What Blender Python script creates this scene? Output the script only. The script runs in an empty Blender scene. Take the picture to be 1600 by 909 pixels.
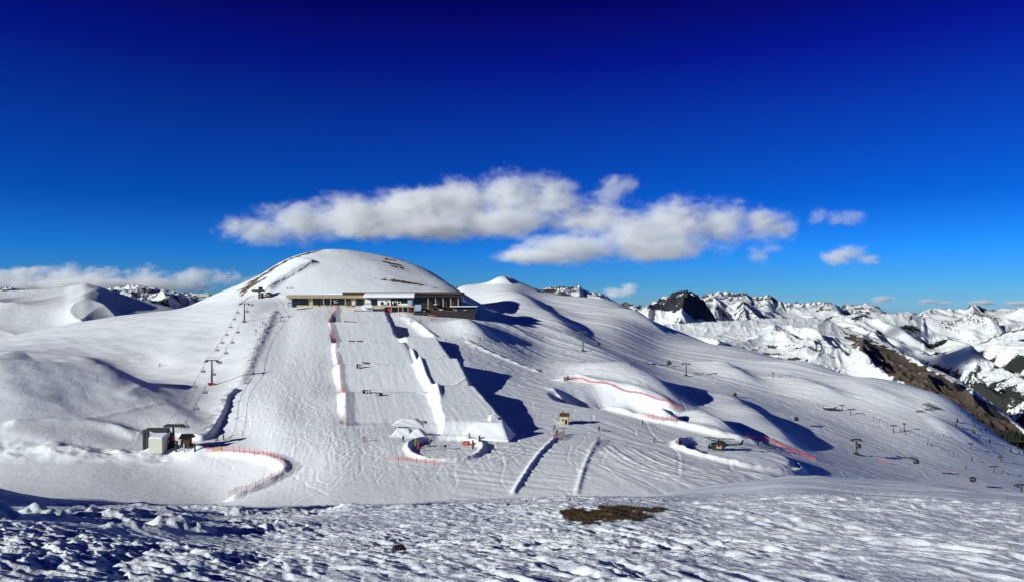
import bpy, bmesh, math, random
import numpy as np
from mathutils import Vector, Matrix

random.seed(7)
F, CX, HY = 1155.0, 800.0, 475.0          # focal length in photo pixels, principal column, eye level row
col = bpy.context.scene.collection
scene = bpy.context.scene
R = math.radians

# ------------------------------------------------------------------ noise
_rng = np.random.RandomState(11)
_P = _rng.permutation(256); _P = np.concatenate([_P, _P, _P])
_ang = _rng.rand(256) * 2 * np.pi
_GX, _GY = np.cos(_ang).astype(np.float32), np.sin(_ang).astype(np.float32)

def perlin(x, y):
    x = np.asarray(x, dtype=np.float32); y = np.asarray(y, dtype=np.float32)
    xi = np.floor(x).astype(np.int32); yi = np.floor(y).astype(np.int32)
    xf = x - xi; yf = y - yi
    u = xf * xf * xf * (xf * (xf * 6 - 15) + 10); v = yf * yf * yf * (yf * (yf * 6 - 15) + 10)
    def g(ix, iy, dx, dy):
        h = _P[_P[ix & 255] + (iy & 255)]
        return _GX[h] * dx + _GY[h] * dy
    a = g(xi, yi, xf, yf); b = g(xi + 1, yi, xf - 1, yf)
    c = g(xi, yi + 1, xf, yf - 1); d = g(xi + 1, yi + 1, xf - 1, yf - 1)
    a = a + u * (b - a); c = c + u * (d - c)
    return (a + v * (c - a)) * 1.5

def fbm(x, y, o=4, lac=2.03, gain=0.5):
    s = 0; a = 1.0
    for i in range(o):
        s = s + a * perlin(x + 17.3 * i, y - 9.1 * i); x = x * lac; y = y * lac; a *= gain
    return s

def ridged(x, y, o=5, lac=2.07, gain=0.5):
    s = 0; a = 1.0; w = 1.0
    for i in range(o):
        n = 1 - np.abs(perlin(x + 31.7 * i, y + 5.3 * i)) * 1.6
        n = np.clip(n, 0, 1) ** 2
        s = s + a * n * w; w = np.clip(n * 1.6, 0, 1); x = x * lac; y = y * lac; a *= gain
    return s

def smooth(e0, e1, x):
    t = np.clip((x - e0) / (e1 - e0), 0, 1); return t * t * (3 - 2 * t)

def pchip(xk, yk, x):
    xk = np.asarray(xk, float); yk = np.asarray(yk, float); x = np.asarray(x, float)
    h = np.diff(xk); d = np.diff(yk) / h; m = np.zeros(len(xk))
    for i in range(1, len(xk) - 1):
        if d[i - 1] * d[i] > 0:
            w1 = 2 * h[i] + h[i - 1]; w2 = h[i] + 2 * h[i - 1]
            m[i] = (w1 + w2) / (w1 / d[i - 1] + w2 / d[i])
    m[0] = d[0]; m[-1] = d[-1]
    xc = np.clip(x, xk[0], xk[-1])
    i = np.clip(np.searchsorted(xk, xc) - 1, 0, len(h) - 1)
    t = (xc - xk[i]) / h[i]
    return ((2 * t**3 - 3 * t**2 + 1) * yk[i] + (t**3 - 2 * t**2 + t) * h[i] * m[i]
            + (-2 * t**3 + 3 * t**2) * yk[i + 1] + (t**3 - t**2) * h[i] * m[i + 1])

def gblur(a, sig, axis):
    if sig <= 0: return a
    n = int(3 * sig) + 1
    k = np.exp(-0.5 * (np.arange(-n, n + 1) / sig) ** 2); k /= k.sum()
    p = [(0, 0), (0, 0)]; p[axis] = (n, n)
    b = np.pad(a, p, mode='edge'); out = np.zeros_like(a)
    L = a.shape[axis]
    for j, w in enumerate(k):
        out += w * (b[j:j + L, :] if axis == 0 else b[:, j:j + L])
    return out

# ------------------------------------------------------------------ materials
def mat(name, color, rough=0.6, metal=0.0, spec=0.3, noise=0.0, nscale=4.0, bump=0.0, bscale=20.0):
    m = bpy.data.materials.new(name); m.use_nodes = True
    nt = m.node_tree; b = nt.nodes['Principled BSDF']
    b.inputs['Base Color'].default_value = (*color, 1); b.inputs['Roughness'].default_value = rough
    b.inputs['Metallic'].default_value = metal; b.inputs['Specular IOR Level'].default_value = spec
    tc = nt.nodes.new('ShaderNodeTexCoord')
    if noise > 0:
        n = nt.nodes.new('ShaderNodeTexNoise'); n.inputs['Scale'].default_value = nscale; n.inputs['Detail'].default_value = 5
        nt.links.new(tc.outputs['Object'], n.inputs['Vector'])
        mx = nt.nodes.new('ShaderNodeMix'); mx.data_type = 'RGBA'
        mx.inputs['A'].default_value = (*[c * (1 - noise) for c in color], 1)
        mx.inputs['B'].default_value = (*[min(1, c * (1 + noise)) for c in color], 1)
        nt.links.new(n.outputs['Fac'], mx.inputs['Factor']); nt.links.new(mx.outputs['Result'], b.inputs['Base Color'])
    if bump > 0:
        n2 = nt.nodes.new('ShaderNodeTexNoise'); n2.inputs['Scale'].default_value = bscale; n2.inputs['Detail'].default_value = 4
        nt.links.new(tc.outputs['Object'], n2.inputs['Vector'])
        bp = nt.nodes.new('ShaderNodeBump'); bp.inputs['Strength'].default_value = bump; bp.inputs['Distance'].default_value = 0.05
        nt.links.new(n2.outputs['Fac'], bp.inputs['Height']); nt.links.new(bp.outputs['Normal'], b.inputs['Normal'])
    return m

M = {}
def build_mats():
    M['steel_dark'] = mat('dark_steel', (.035, .033, .032), .55, .2, .3, .3, 1.5)
    M['steel'] = mat('galvanised_steel', (.22, .23, .24), .5, .5, .4, .2, 2)
    M['black'] = mat('black_paint', (.012, .012, .013), .5, 0, .3, .3, 2)
    M['concrete'] = mat('pale_render', (.62, .60, .52), .85, 0, .2, .12, 1.2, .3, 6)
    M['beige'] = mat('beige_fascia', (.36, .29, .19), .8, 0, .2, .15, .6)
    M['brown'] = mat('brown_timber', (.09, .055, .035), .75, 0, .2, .35, 1.0)
    M['orange'] = mat('orange_timber', (.42, .12, .035), .7, 0, .2, .3, 1.5)
    M['wall'] = mat('cream_wall', (.50, .42, .27), .8, 0, .2, .15, .5)
    M['white'] = mat('white_paint', (.78, .78, .76), .6, 0, .3, .06, 1)
    M['glass'] = mat('dark_glass', (.012, .014, .018), .12, 0, .6, .2, .4)
    M['red'] = mat('red_paint', (.52, .035, .03), .5, 0, .3, .2, 1.5)
    M['yellow'] = mat('yellow_paint', (.62, .42, .05), .6, 0, .3, .15, 2)
    M['green'] = mat('green_fabric', (.10, .26, .07), .7, 0, .2, .2, 2)
    M['blue'] = mat('pale_blue_board', (.30, .42, .62), .6, 0, .3, .25, .5)
    M['skin'] = mat('skin', (.5, .28, .2), .6)
    M['orangepaint'] = mat('orange_paint', (.75, .2, .04), .5, 0, .3, .2, 1)
    M['post'] = mat('dark_post', (.05, .04, .04), .6)
    M['rock'] = mat('grey_stone', (.16, .14, .12), .9, 0, .2, .5, 3, .8, 5)
    M['stone'] = mat('pale_stone_blocks', (.48, .42, .28), .9, 0, .2, .3, 1.3, .8, 4)
    M['needle'] = mat('conifer_needles', (.011, .016, .010), .85, 0, .2, .5, .4)
    M['bark'] = mat('bark', (.06, .045, .03), .9)
    M['cable'] = mat('cable_steel', (.05, .05, .055), .5, .3)
    M['tan'] = mat('tan_canvas', (.45, .27, .15), .8, 0, .2, .2, 1)
    M['snowroof'] = mat('roof_snow', (.86, .88, .92), .6, 0, .2, .04, .6, .3, 2)
    M['snowpiste'] = mat('packed_snow', (.85, .875, .91), .6, 0, .2, .04, .6, .4, 3)
    M['glassbrown'] = mat('brown_tinted_glass', (.045, .028, .018), .2, 0, .5, .4, .25)
    M['paleglass'] = mat('reflecting_cabin_glass', (.10, .11, .11), .08, 0, .8)
    M['chairback'] = mat('chair_back_boards', (.33, .28, .20), .7, 0, .2, .1, 3)
    M['heli_dark'] = mat('dark_helicopter_paint', (.03, .028, .03), .3, 0, .5, .3, .8)
    M['heliglass'] = mat('helicopter_glass', (.02, .035, .06), .06, 0, .8)
    M['redbrown'] = mat('red_brown_fabric', (.16, .05, .03), .8, 0, .2, .2, 2)
    M['darkrock'] = mat('dark_rock', (.022, .019, .017), .9, 0, .2, .5, 9, .8, 25)
    M['drygrass'] = mat('dry_grass', (.085, .058, .028), .9, 0, .1, .4, 3)
    for nm, c in (('net_red', (.50, .05, .05)), ('net_pink', (.68, .20, .17))):
        m = bpy.data.materials.new(nm); m.use_nodes = True; nt = m.node_tree
        b = nt.nodes['Principled BSDF']; b.inputs['Base Color'].default_value = (*c, 1); b.inputs['Roughness'].default_value = .7
        tc = nt.nodes.new('ShaderNodeTexCoord'); w1 = nt.nodes.new('ShaderNodeTexNoise'); w1.inputs['Scale'].default_value = 9
        nt.links.new(tc.outputs['Object'], w1.inputs['Vector'])
        mr = nt.nodes.new('ShaderNodeMapRange'); mr.inputs['From Min'].default_value = .3; mr.inputs['From Max'].default_value = .7
        lo = .28 if nm == 'net_red' else .10
        mr.inputs['To Min'].default_value = lo; mr.inputs['To Max'].default_value = lo + .4
        nt.links.new(w1.outputs['Fac'], mr.inputs['Value']); nt.links.new(mr.outputs['Result'], b.inputs['Alpha'])
        M[nm] = m

# ------------------------------------------------------------------ mesh builder
class MB:
    def __init__(s): s.v = []; s.f = []
    def add(s, vs, fs):
        o = len(s.v); s.v += [tuple(v) for v in vs]; s.f += [tuple(i + o for i in f) for f in fs]; return s
    def box(s, c, d, rz=0, bev=0, taper=(1, 1)):
        hx, hy, hz = d[0] / 2, d[1] / 2, d[2] / 2; ca, sa = math.cos(rz), math.sin(rz); vs = []
        for z, tx, ty in ((-hz, 1, 1), (hz, taper[0], taper[1])):
            for x, y in ((-hx, -hy), (hx, -hy), (hx, hy), (-hx, hy)):
                x *= tx; y *= ty
                vs.append((c[0] + x * ca - y * sa, c[1] + x * sa + y * ca, c[2] + z))
        return s.add(vs, [(3, 2, 1, 0), (4, 5, 6, 7), (0, 1, 5, 4), (1, 2, 6, 5), (2, 3, 7, 6), (3, 0, 4, 7)])
    def tube(s, pts, r, n=6, cap=True):
        pts = [Vector(p) for p in pts]; rs = r if isinstance(r, (list, tuple)) else [r] * len(pts); rings = []
        for i, p in enumerate(pts):
            d = (pts[min(i + 1, len(pts) - 1)] - pts[max(i - 1, 0)])
            d = d.normalized() if d.length > 1e-9 else Vector((0, 0, 1))
            up = Vector((0, 0, 1)) if abs(d.z) < .95 else Vector((1, 0, 0))
            a = d.cross(up).normalized(); b = a.cross(d)
            rings.append([p + (a * math.cos(k * 2 * math.pi / n) + b * math.sin(k * 2 * math.pi / n)) * rs[i] for k in range(n)])
        vs = [v for rg in rings for v in rg]; fs = []
        for i in range(len(pts) - 1):
            for k in range(n):
                fs.append((i * n + k, i * n + (k + 1) % n, (i + 1) * n + (k + 1) % n, (i + 1) * n + k))
        if cap:
            fs.append(tuple(range(n - 1, -1, -1))); fs.append(tuple(range((len(pts) - 1) * n, len(pts) * n)))
        return s.add(vs, fs)
    def ell(s, c, r, nu=14, nv=9):
        vs = []; fs = []
        for j in range(nv + 1):
            th = math.pi * j / nv
            for i in range(nu):
                ph = 2 * math.pi * i / nu
                vs.append((c[0] + r[0] * math.sin(th) * math.cos(ph), c[1] + r[1] * math.sin(th) * math.sin(ph), c[2] + r[2] * math.cos(th)))
        for j in range(nv):
            for i in range(nu):
                fs.append((j * nu + i, (j + 1) * nu + i, (j + 1) * nu + (i + 1) % nu, j * nu + (i + 1) % nu))
        return s.add(vs, fs)
    def prism(s, poly, axis, a, b):
        n = len(poly); mk = {'x': lambda p, t: (t, p[0], p[1]), 'y': lambda p, t: (p[0], t, p[1]), 'z': lambda p, t: (p[0], p[1], t)}[axis]
        vs = [mk(p, a) for p in poly] + [mk(p, b) for p in poly]
        fs = [tuple(range(n - 1, -1, -1)), tuple(range(n, 2 * n))] + [(i, (i + 1) % n, n + (i + 1) % n, n + i) for i in range(n)]
        return s.add(vs, fs)
    def build(s, name, material, parent=None, smoothed=False, bev=0):
        me = bpy.data.meshes.new(name); me.from_pydata(s.v, [], s.f); me.update()
        bm = bmesh.new(); bm.from_mesh(me)
        bmesh.ops.recalc_face_normals(bm, faces=bm.faces)
        bm.to_mesh(me); bm.free()
        me.materials.append(material)
        o = bpy.data.objects.new(name, me); col.objects.link(o)
        if parent: o.parent = parent
        if smoothed: me.polygons.foreach_set('use_smooth', [True] * len(me.polygons))
        if bev:
            md = o.modifiers.new('bevel', 'BEVEL'); md.width = bev; md.segments = 2; md.limit_method = 'ANGLE'
        return o

def tag(o, label=None, cat=None, group=None, kind=None):
    if label: o['label'] = label
    if cat: o['category'] = cat
    if group: o['group'] = group
    if kind: o['kind'] = kind
    return o

def thing(name, label, cat, loc=(0, 0, 0), rz=0, group=None):
    o = bpy.data.objects.new(name, None); col.objects.link(o); o.empty_display_size = .3
    o.location = loc; o.rotation_euler = (0, 0, rz)
    return tag(o, label, cat, group)

def copy_tree(o, parent=None, data=True):
    c = o.copy(); col.objects.link(c)
    if parent: c.parent = parent
    for ch in list(o.children): copy_tree(ch, c)
    return c

def grid_mesh(name, X, Y, Z, material, attrs=None):
    nr, nc = X.shape
    me = bpy.data.meshes.new(name)
    n = nr * nc; me.vertices.add(n)
    co = np.stack([X, Y, Z], -1).astype(np.float32).reshape(-1); me.vertices.foreach_set('co', co)
    idx = np.arange(n, dtype=np.int32).reshape(nr, nc)
    q = np.stack([idx[:-1, :-1], idx[:-1, 1:], idx[1:, 1:], idx[1:, :-1]], -1).reshape(-1)
    nf = (nr - 1) * (nc - 1)
    me.loops.add(nf * 4); me.loops.foreach_set('vertex_index', q)
    me.polygons.add(nf); me.polygons.foreach_set('loop_start', np.arange(0, nf * 4, 4, dtype=np.int32))
    me.polygons.foreach_set('use_smooth', np.ones(nf, dtype=bool))
    me.update(calc_edges=True)
    for k, a in (attrs or {}).items():
        at = me.attributes.new(k, 'FLOAT', 'POINT'); at.data.foreach_set('value', np.asarray(a, dtype=np.float32).reshape(-1))
    me.materials.append(material)
    o = bpy.data.objects.new(name, me); col.objects.link(o)
    return o
build_mats()
# ------------------------------------------------------------------ snow / ground materials
def snow_material(name, bumps, earth=(.10, .06, .03), tint=(.87, .89, .90), escale=.6):
    """bumps: list of (scale xyz, strength distance, detail). Mixed with bare earth / rock through the 'earth' attribute."""
    m = bpy.data.materials.new(name); m.use_nodes = True; nt = m.node_tree; b = nt.nodes['Principled BSDF']
    b.inputs['Roughness'].default_value = .55; b.inputs['Specular IOR Level'].default_value = .25
    tc = nt.nodes.new('ShaderNodeTexCoord')
    n0 = nt.nodes.new('ShaderNodeTexNoise'); n0.inputs['Scale'].default_value = .035; n0.inputs['Detail'].default_value = 6
    nt.links.new(tc.outputs['Object'], n0.inputs['Vector'])
    mx0 = nt.nodes.new('ShaderNodeMix'); mx0.data_type = 'RGBA'
    mx0.inputs['A'].default_value = (tint[0] * .93, tint[1] * .94, tint[2] * .97, 1); mx0.inputs['B'].default_value = (*tint, 1)
    nt.links.new(n0.outputs['Fac'], mx0.inputs['Factor'])
    at = nt.nodes.new('ShaderNodeAttribute'); at.attribute_name = 'earth'
    ne = nt.nodes.new('ShaderNodeTexNoise'); ne.inputs['Scale'].default_value = escale; ne.inputs['Detail'].default_value = 8
    nt.links.new(tc.outputs['Object'], ne.inputs['Vector'])
    mxe = nt.nodes.new('ShaderNodeMix'); mxe.data_type = 'RGBA'
    mxe.inputs['A'].default_value = (*[c * .25 for c in earth], 1); mxe.inputs['B'].default_value = (*[c * 2.0 for c in earth], 1)
    nt.links.new(ne.outputs['Fac'], mxe.inputs['Factor'])
    mx = nt.nodes.new('ShaderNodeMix'); mx.data_type = 'RGBA'
    nt.links.new(at.outputs['Fac'], mx.inputs['Factor'])
    nt.links.new(mx0.outputs['Result'], mx.inputs['A']); nt.links.new(mxe.outputs['Result'], mx.inputs['B'])
    nt.links.new(mx.outputs['Result'], b.inputs['Base Color'])
    prev = None
    for sc, rot, dist, det in bumps:
        mp = nt.nodes.new('ShaderNodeMapping'); mp.inputs['Scale'].default_value = sc; mp.inputs['Rotation'].default_value = (0, 0, rot)
        mp.vector_type = 'TEXTURE' if False else 'POINT'
        nt.links.new(tc.outputs['Object'], mp.inputs['Vector'])
        n = nt.nodes.new('ShaderNodeTexNoise'); n.inputs['Scale'].default_value = 1; n.inputs['Detail'].default_value = det
        n.inputs['Roughness'].default_value = .6
        nt.links.new(mp.outputs['Vector'], n.inputs['Vector'])
        bp = nt.nodes.new('ShaderNodeBump'); bp.inputs['Distance'].default_value = dist; bp.inputs['Strength'].default_value = 1
        nt.links.new(n.outputs['Fac'], bp.inputs['Height'])
        if prev: nt.links.new(prev.outputs['Normal'], bp.inputs['Normal'])
        prev = bp
    if prev: nt.links.new(prev.outputs['Normal'], b.inputs['Normal'])
    return m

# ------------------------------------------------------------------ the ski bowl: one height field
COLS = {
 -420: [(60,1300),(100,1000),(150,830),(166,800),(205,745),(225,715),(250,690),(300,660),(350,640),(420,610),(520,580),(640,600),(950,700)],
 -150: [(60,1300),(100,1000),(150,815),(166,792),(205,728),(212,702),(220,672),(242,600),(268,553),(300,575),(340,580),(380,574),(440,560),(520,545),(640,562),(950,660)],
 0:    [(60,1300),(100,1000),(150,803),(166,785),(205,722),(212,703),(220,670),(228,652),(246,600),(272,557),(298,575),(330,566),(352,556),(420,543),(520,527),(640,545),(950,650)],
 130:  [(60,1300),(100,1000),(150,803),(166,787),(205,722),(213,707),(222,684),(234,657),(256,608),(282,568),(306,590),(332,577),(355,563),(420,534),(520,502),(640,530),(950,640)],
 230:  [(60,1300),(100,1000),(150,803),(166,788),(208,722),(214,709),(226,690),(240,660),(258,622),(278,599),(305,597),(335,587),(370,556),(420,525),(520,488),(640,512),(950,640)],
 280:  [(60,1300),(100,1000),(150,803),(168,787),(205,728),(214,708),(226,690),(240,664),(258,634),(278,611),(305,600),(335,580),(370,547),(420,517),(520,483),(640,500),(950,640)],
 330:  [(60,1300),(100,1000),(150,803),(170,785),(195,742),(208,712),(225,691),(250,662),(270,630),(300,600),(340,568),(380,535),(420,509),(480,480),(540,462),(640,490),(950,640)],
 400:  [(60,1300),(100,1000),(150,803),(180,755),(205,708),(225,682),(240,660),(270,620),(300,590),(340,553),(380,522),(420,496),(450,479),(478,466),(505,446),(535,433),(575,436),(700,520),(950,640)],
 440:  [(60,1300),(100,1000),(150,803),(180,745),(202,700),(225,668),(240,650),(270,616),(300,588),(340,555),(380,525),(420,500),(450,483),(470,473),(495,446),(528,418),(558,407),(620,432),(800,600),(950,700)],
 480:  [(60,1300),(100,1000),(150,803),(180,738),(201,696),(225,664),(245,645),(275,609),(310,577),(350,542),(390,512),(425,490),(450,480),(471,473),(488,451),(515,419),(540,398),(562,393),(620,415),(800,590),(950,700)],
 520:  [(60,1300),(100,1000),(150,803),(180,730),(200,692),(225,661),(250,637),(280,606),(320,568),(360,533),(400,505),(430,489),(450,479),(472,474),(478,462),(500,437),(540,399),(562,388),(620,410),(800,580),(950,700)],
 600:  [(60,1300),(100,1000),(150,803),(180,730),(200,692),(225,662),(250,637),(280,606),(320,567),(360,532),(400,503),(430,490),(450,481),(472,475),(478,462),(500,441),(540,410),(570,399),(620,415),(800,580),(950,700)],
 655:  [(60,1300),(100,1000),(150,803),(180,732),(200,694),(225,666),(250,642),(280,612),(320,574),(360,540),(400,510),(430,495),(450,487),(472,478),(480,463),(500,449),(540,423),(560,414),(620,440),(800,580),(950,640)],
 705:  [(60,1300),(100,1000),(150,803),(180,733),(200,696),(225,667),(262,626),(290,600),(320,572),(360,541),(400,514),(430,499),(450,490),(472,482),(482,468),(505,453),(535,440),(560,445),(640,490),(700,480),(780,443),(830,455),(950,560)],
 742:  [(60,1300),(100,1000),(150,803),(180,733),(200,697),(225,666),(262,628),(290,603),(320,576),(360,547),(400,517),(430,501),(450,494),(475,489),(495,477),(515,469),(545,490),(620,494),(700,472),(785,445),(830,455),(950,560)],
 790:  [(60,1300),(100,1000),(150,803),(180,734),(200,700),(225,668),(262,630),(300,600),(345,567),(375,546),(405,527),(430,515),(455,507),(500,500),(560,494),(640,479),(720,455),(785,435),(850,455),(950,560)],
 850:  [(60,1300),(100,1000),(150,803),(180,735),(200,703),(225,672),(260,637),(300,607),(345,580),(385,560),(415,545),(445,532),(490,520),(560,507),(640,490),(720,468),(800,455),(870,475),(950,540)],
 950:  [(60,1300),(100,1000),(150,803),(180,735),(200,706),(225,679),(260,643),(300,614),(345,588),(400,562),(450,545),(510,522),(580,500),(660,482),(750,467),(810,480),(950,560)],
 1050: [(60,1300),(100,1000),(150,805),(180,740),(205,707),(230,684),(262,656),(300,636),(345,612),(390,594),(450,571),(520,547),(590,527),(655,513),(710,520),(950,600)],
 1150: [(60,1300),(100,1000),(150,810),(185,745),(210,712),(232,692),(262,676),(300,654),(340,632),(385,610),(440,584),(500,558),(560,541),(610,548),(950,640)],
 1250: [(60,1300),(100,1050),(160,810),(200,745),(226,722),(255,705),(290,686),(330,662),(375,633),(430,597),(485,562),(540,572),(950,660)],
 1350: [(60,1300),(100,1050),(160,835),(205,768),(235,742),(260,728),(295,707),(335,678),(380,640),(435,588),(490,600),(950,680)],
 1450: [(60,1300),(100,1050),(160,850),(205,790),(235,765),(265,746),(300,722),(340,688),(375,652),(415,609),(470,625),(950,700)],
 1600: [(60,1300),(100,1050),(160,865),(205,812),(235,788),(265,769),(300,752),(335,735),(370,716),(395,703),(450,720),(950,760)],
 2020: [(60,1300),(100,1100),(160,950),(230,870),(290,845),(340,825),(380,802),(450,815),(950,850)],
}
Dm = np.concatenate([np.arange(60, 120, 3.0), np.arange(120, 480, .55), np.arange(480, 951, 1.1)])
PXm = np.arange(-420, 2021, 2.0)
def _base():
    ks = sorted(COLS); tab = np.stack([pchip([a for a, _ in COLS[k]], [b for _, b in COLS[k]], Dm) for k in ks], 1)
    out = np.empty((len(Dm), len(PXm)))
    for i in range(len(Dm)): out[i] = pchip(ks, tab[i], PXm)
    out = (HY - out) / F * Dm[:, None]
    sm = gblur(gblur(out, 5, 0), 9, 1)
    return sm
Zm = _base()
Xm = (PXm[None, :] - CX) / F * Dm[:, None]; Ym = np.repeat(Dm[:, None], len(PXm), 1)

def ground(x, y):
    px = CX + F * x / y
    c = np.clip((px - PXm[0]) / 2.0, 0, len(PXm) - 1.001); r = np.clip(np.interp(y, Dm, np.arange(len(Dm))), 0, len(Dm) - 1.001)
    i, j = int(r), int(c); fr, fc = r - i, c - j
    return float((Zm[i, j] * (1 - fc) + Zm[i, j + 1] * fc) * (1 - fr) + (Zm[i + 1, j] * (1 - fc) + Zm[i + 1, j + 1] * fc) * fr)

def hit(px, py, dmin=125, near=None):
    """World point of the bowl's surface seen along a ray (first meeting beyond dmin)."""
    c = min(max((px - PXm[0]) / 2.0, 0), len(PXm) - 1.001); j = int(c); fc = c - j
    z = Zm[:, j] * (1 - fc) + Zm[:, j + 1] * fc
    yy = HY - F * z / Dm
    k0 = np.searchsorted(Dm, dmin)
    ok = np.nonzero(yy[k0:] <= py)[0]
    if len(ok) == 0: k = k0 + int(np.argmin(yy[k0:]))
    else: k = k0 + ok[0]
    if k > k0 and len(ok):
        a, b = yy[k - 1], yy[k]; t = 0 if a == b else min(max((a - py) / (a - b), 0), 1)
        D = Dm[k - 1] + (Dm[k] - Dm[k - 1]) * t
    else: D = Dm[k]
    x = (px - CX) / F * D
    return Vector((x, D, ground(x, D)))

def polydist(pts):
    """Signed distance (positive to the right of travel) and along-parameter for the grid, near a polyline."""
    pts = np.array([(p[0], p[1]) for p in pts], float)
    return pts

def apply_line(pts, fn, reach):
    """fn(s, t) -> height; s signed distance (+ = right of travel), t in 0..1 along."""
    global Zm
    P = np.array([(p[0], p[1]) for p in pts], float)
    lo = P.min(0) - reach; hi = P.max(0) + reach
    r0, r1 = np.searchsorted(Dm, lo[1]), np.searchsorted(Dm, hi[1])
    if r1 <= r0: return
    X = Xm[r0:r1]; Y = Ym[r0:r1]
    cm = np.nonzero(((X > lo[0]) & (X < hi[0])).any(0))[0]
    if len(cm) == 0: return
    c0, c1 = cm[0], cm[-1] + 1
    X = X[:, c0:c1]; Y = Y[:, c0:c1]
    best = np.full(X.shape, 1e9); sg = np.zeros(X.shape); tt = np.zeros(X.shape)
    seg = np.hypot(*(P[1:] - P[:-1]).T); L = np.concatenate([[0], np.cumsum(seg)])
    for i in range(len(P) - 1):
        a, b = P[i], P[i + 1]; d = b - a; l2 = (d ** 2).sum() + 1e-9
        t = np.clip(((X - a[0]) * d[0] + (Y - a[1]) * d[1]) / l2, 0, 1)
        ex, ey = X - a[0] - t * d[0], Y - a[1] - t * d[1]; dist = np.hypot(ex, ey)
        cr = d[0] * (Y - a[1]) - d[1] * (X - a[0])
        m = dist < best
        best[m] = dist[m]; sg[m] = np.where(cr[m] > 0, 1, -1); tt[m] = (L[i] + t[m] * seg[i]) / L[-1]
    Zm[r0:r1, c0:c1] += np.where(best < reach, fn(best * sg, tt), 0)

def catmull(pts, n=6):
    P = [Vector(p) for p in pts]; out = []
    for i in range(len(P) - 1):
        p0, p1, p2, p3 = P[max(i - 1, 0)], P[i], P[i + 1], P[min(i + 2, len(P) - 1)]
        for k in range(n):
            t = k / n
            out.append(.5 * ((2 * p1) + (p2 - p0) * t + (2 * p0 - 5 * p1 + 4 * p2 - p3) * t * t + (3 * p1 - p0 - 3 * p2 + p3) * t ** 3))
    out.append(P[-1]); return out

def ridge(pxs, h, wl, wr, fade=.12, dmin=125):
    pts = catmull([hit(*p, dmin=dmin) for p in pxs]); ph = pxs[0][0] * .13; Lm = sum((b - a).length for a, b in zip(pts, pts[1:])); fq = Lm / max(2.5 * min(wl, wr), 3)
    def fn(s, t):
        e = smooth(0, fade, t) * smooth(0, fade, 1 - t) if fade > 0 else 1
        if min(wl, wr) < 3.5: e = e * (1 + .32 * perlin(t * fq + ph, s * .35 + ph) * np.exp(-(s / 2.2) ** 2))
        return h * e * np.where(s < 0, np.exp(-(s / wl) ** 2), np.exp(-(s / wr) ** 2))
    apply_line(pts, fn, 2.6 * max(wl, wr))

def ring(cpx, cpy, rx, ry, h, w, a0=0, a1=360, dmin=125):
    global Zm
    c = hit(cpx, cpy, dmin)
    X = (Xm - c.x) / rx; Y = (Ym - c.y) / ry
    rr = np.hypot(X, Y); th = np.degrees(np.arctan2(Y, X)) % 360
    am = smooth(a0, a0 + 15, th) * smooth(a1, a1 - 15, th) if a1 - a0 < 359 else 1
    sc = (rx + ry) / 2
    flat = np.clip(1 - smooth(.8, 1.0, rr), 0, 1)
    zc = ground(c.x, c.y)
    rim = h * np.exp(-((rr - 1) * sc / w) ** 2) * am
    lump = 1 + .25 * perlin(Xm * .5, Ym * .5)
    Zm = Zm + (zc - .2 - Zm) * flat * .6 + rim * lump
    return c

# broad ridges and gullies of the right hillside: (polyline in photo pixels, height, left width, right width)
for rg in (
    ([(791,441),(797,458),(815,474),(845,505),(880,530),(925,553),(960,570)], 11.0, 30, 17),
    ([(716,499),(735,514),(752,528),(775,541)], 4.2, 12, 8),
    ([(955,572),(985,594),(1030,622),(1072,645)], 8.0, 20, 10),
    ([(1072,646),(1110,667),(1150,689)], 4.6, 9, 6),
    ([(1150,637),(1195,668),(1243,706)], 4.0, 14, 6),
    ([(1088,607),(1140,624),(1185,652)], 2.8, 14, 6),
    ([(1105,563),(1140,582),(1185,606)], 4.2, 16, 9),
    ([(978,484),(1005,500),(1036,522)], 4.5, 18, 9),
    ([(1205,580),(1260,604),(1330,635)], 3.4, 20, 9),
    ([(1240,640),(1300,668),(1380,700)], .7, 16, 9),
    ([(1330,600),(1380,618),(1440,640)], 1.5, 20, 8),
    ([(1440,655),(1490,672),(1530,700)], 1.6, 18, 8),
    ([(840,470),(870,487),(905,505)], 2.4, 16, 12),
    ([(890,560),(930,578),(960,590)], 1.5, 12, 9),
    ([(760,500),(800,512),(860,530)], 1.2, 10, 4),
): ridge(*rg, fade=.38)
ridge([(776,444),(790,437),(800,440)], 4.5, 15, 11, .3, dmin=600)
# dome: a wind-cut step on its left shoulder
ridge([(497,408),(470,420),(440,437),(412,459)], 2.6, 12, 3.2, dmin=478)

# ---- the jump park: two rows of landings
def rowz(kn, y): return np.interp(y, [k for k, _ in kn], [v for _, v in kn])
pz = lambda py, D: (HY - py) / F * D
KL = [(222, pz(664,222)), (228, pz(660,228)), (262, pz(612,262)), (273, pz(612,262) - 1.5), (305, pz(568,305)), (316, pz(568,305) - 1.5),
      (350, pz(534,350)), (361, pz(534,350) - 1.4), (400, pz(503,400)), (408, pz(503,400) - .9), (446, pz(481,446)), (455, pz(480,455))]
KR = [(214, pz(664,214)), (219, pz(656,219)), (262, pz(602,262)), (274, pz(602,262) - 1.6), (308, pz(559,308)), (320, -25.3),
      (362, pz(526,362)), (374, pz(526,362) - 1.7), (389, -16.6), (440, pz(488,440)), (455, pz(485,455))]
xat = lambda px, D: (px - CX) / F * D
def edge(lst): return ([d for _, d in lst], [xat(p, d) for p, d in lst])
EL = edge([(542,222),(540,228),(538,262),(530,305),(526,350),(519,400),(530,446)])
EM = edge([(690,219),(678,262),(661,285),(652,308),(643,330),(634,356),(618,378),(612,400),(601,446)])
ER = edge([(786,214),(783,222),(741,262),(716,308),(681,362),(655,400),(622,446)])
YY = Ym
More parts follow.
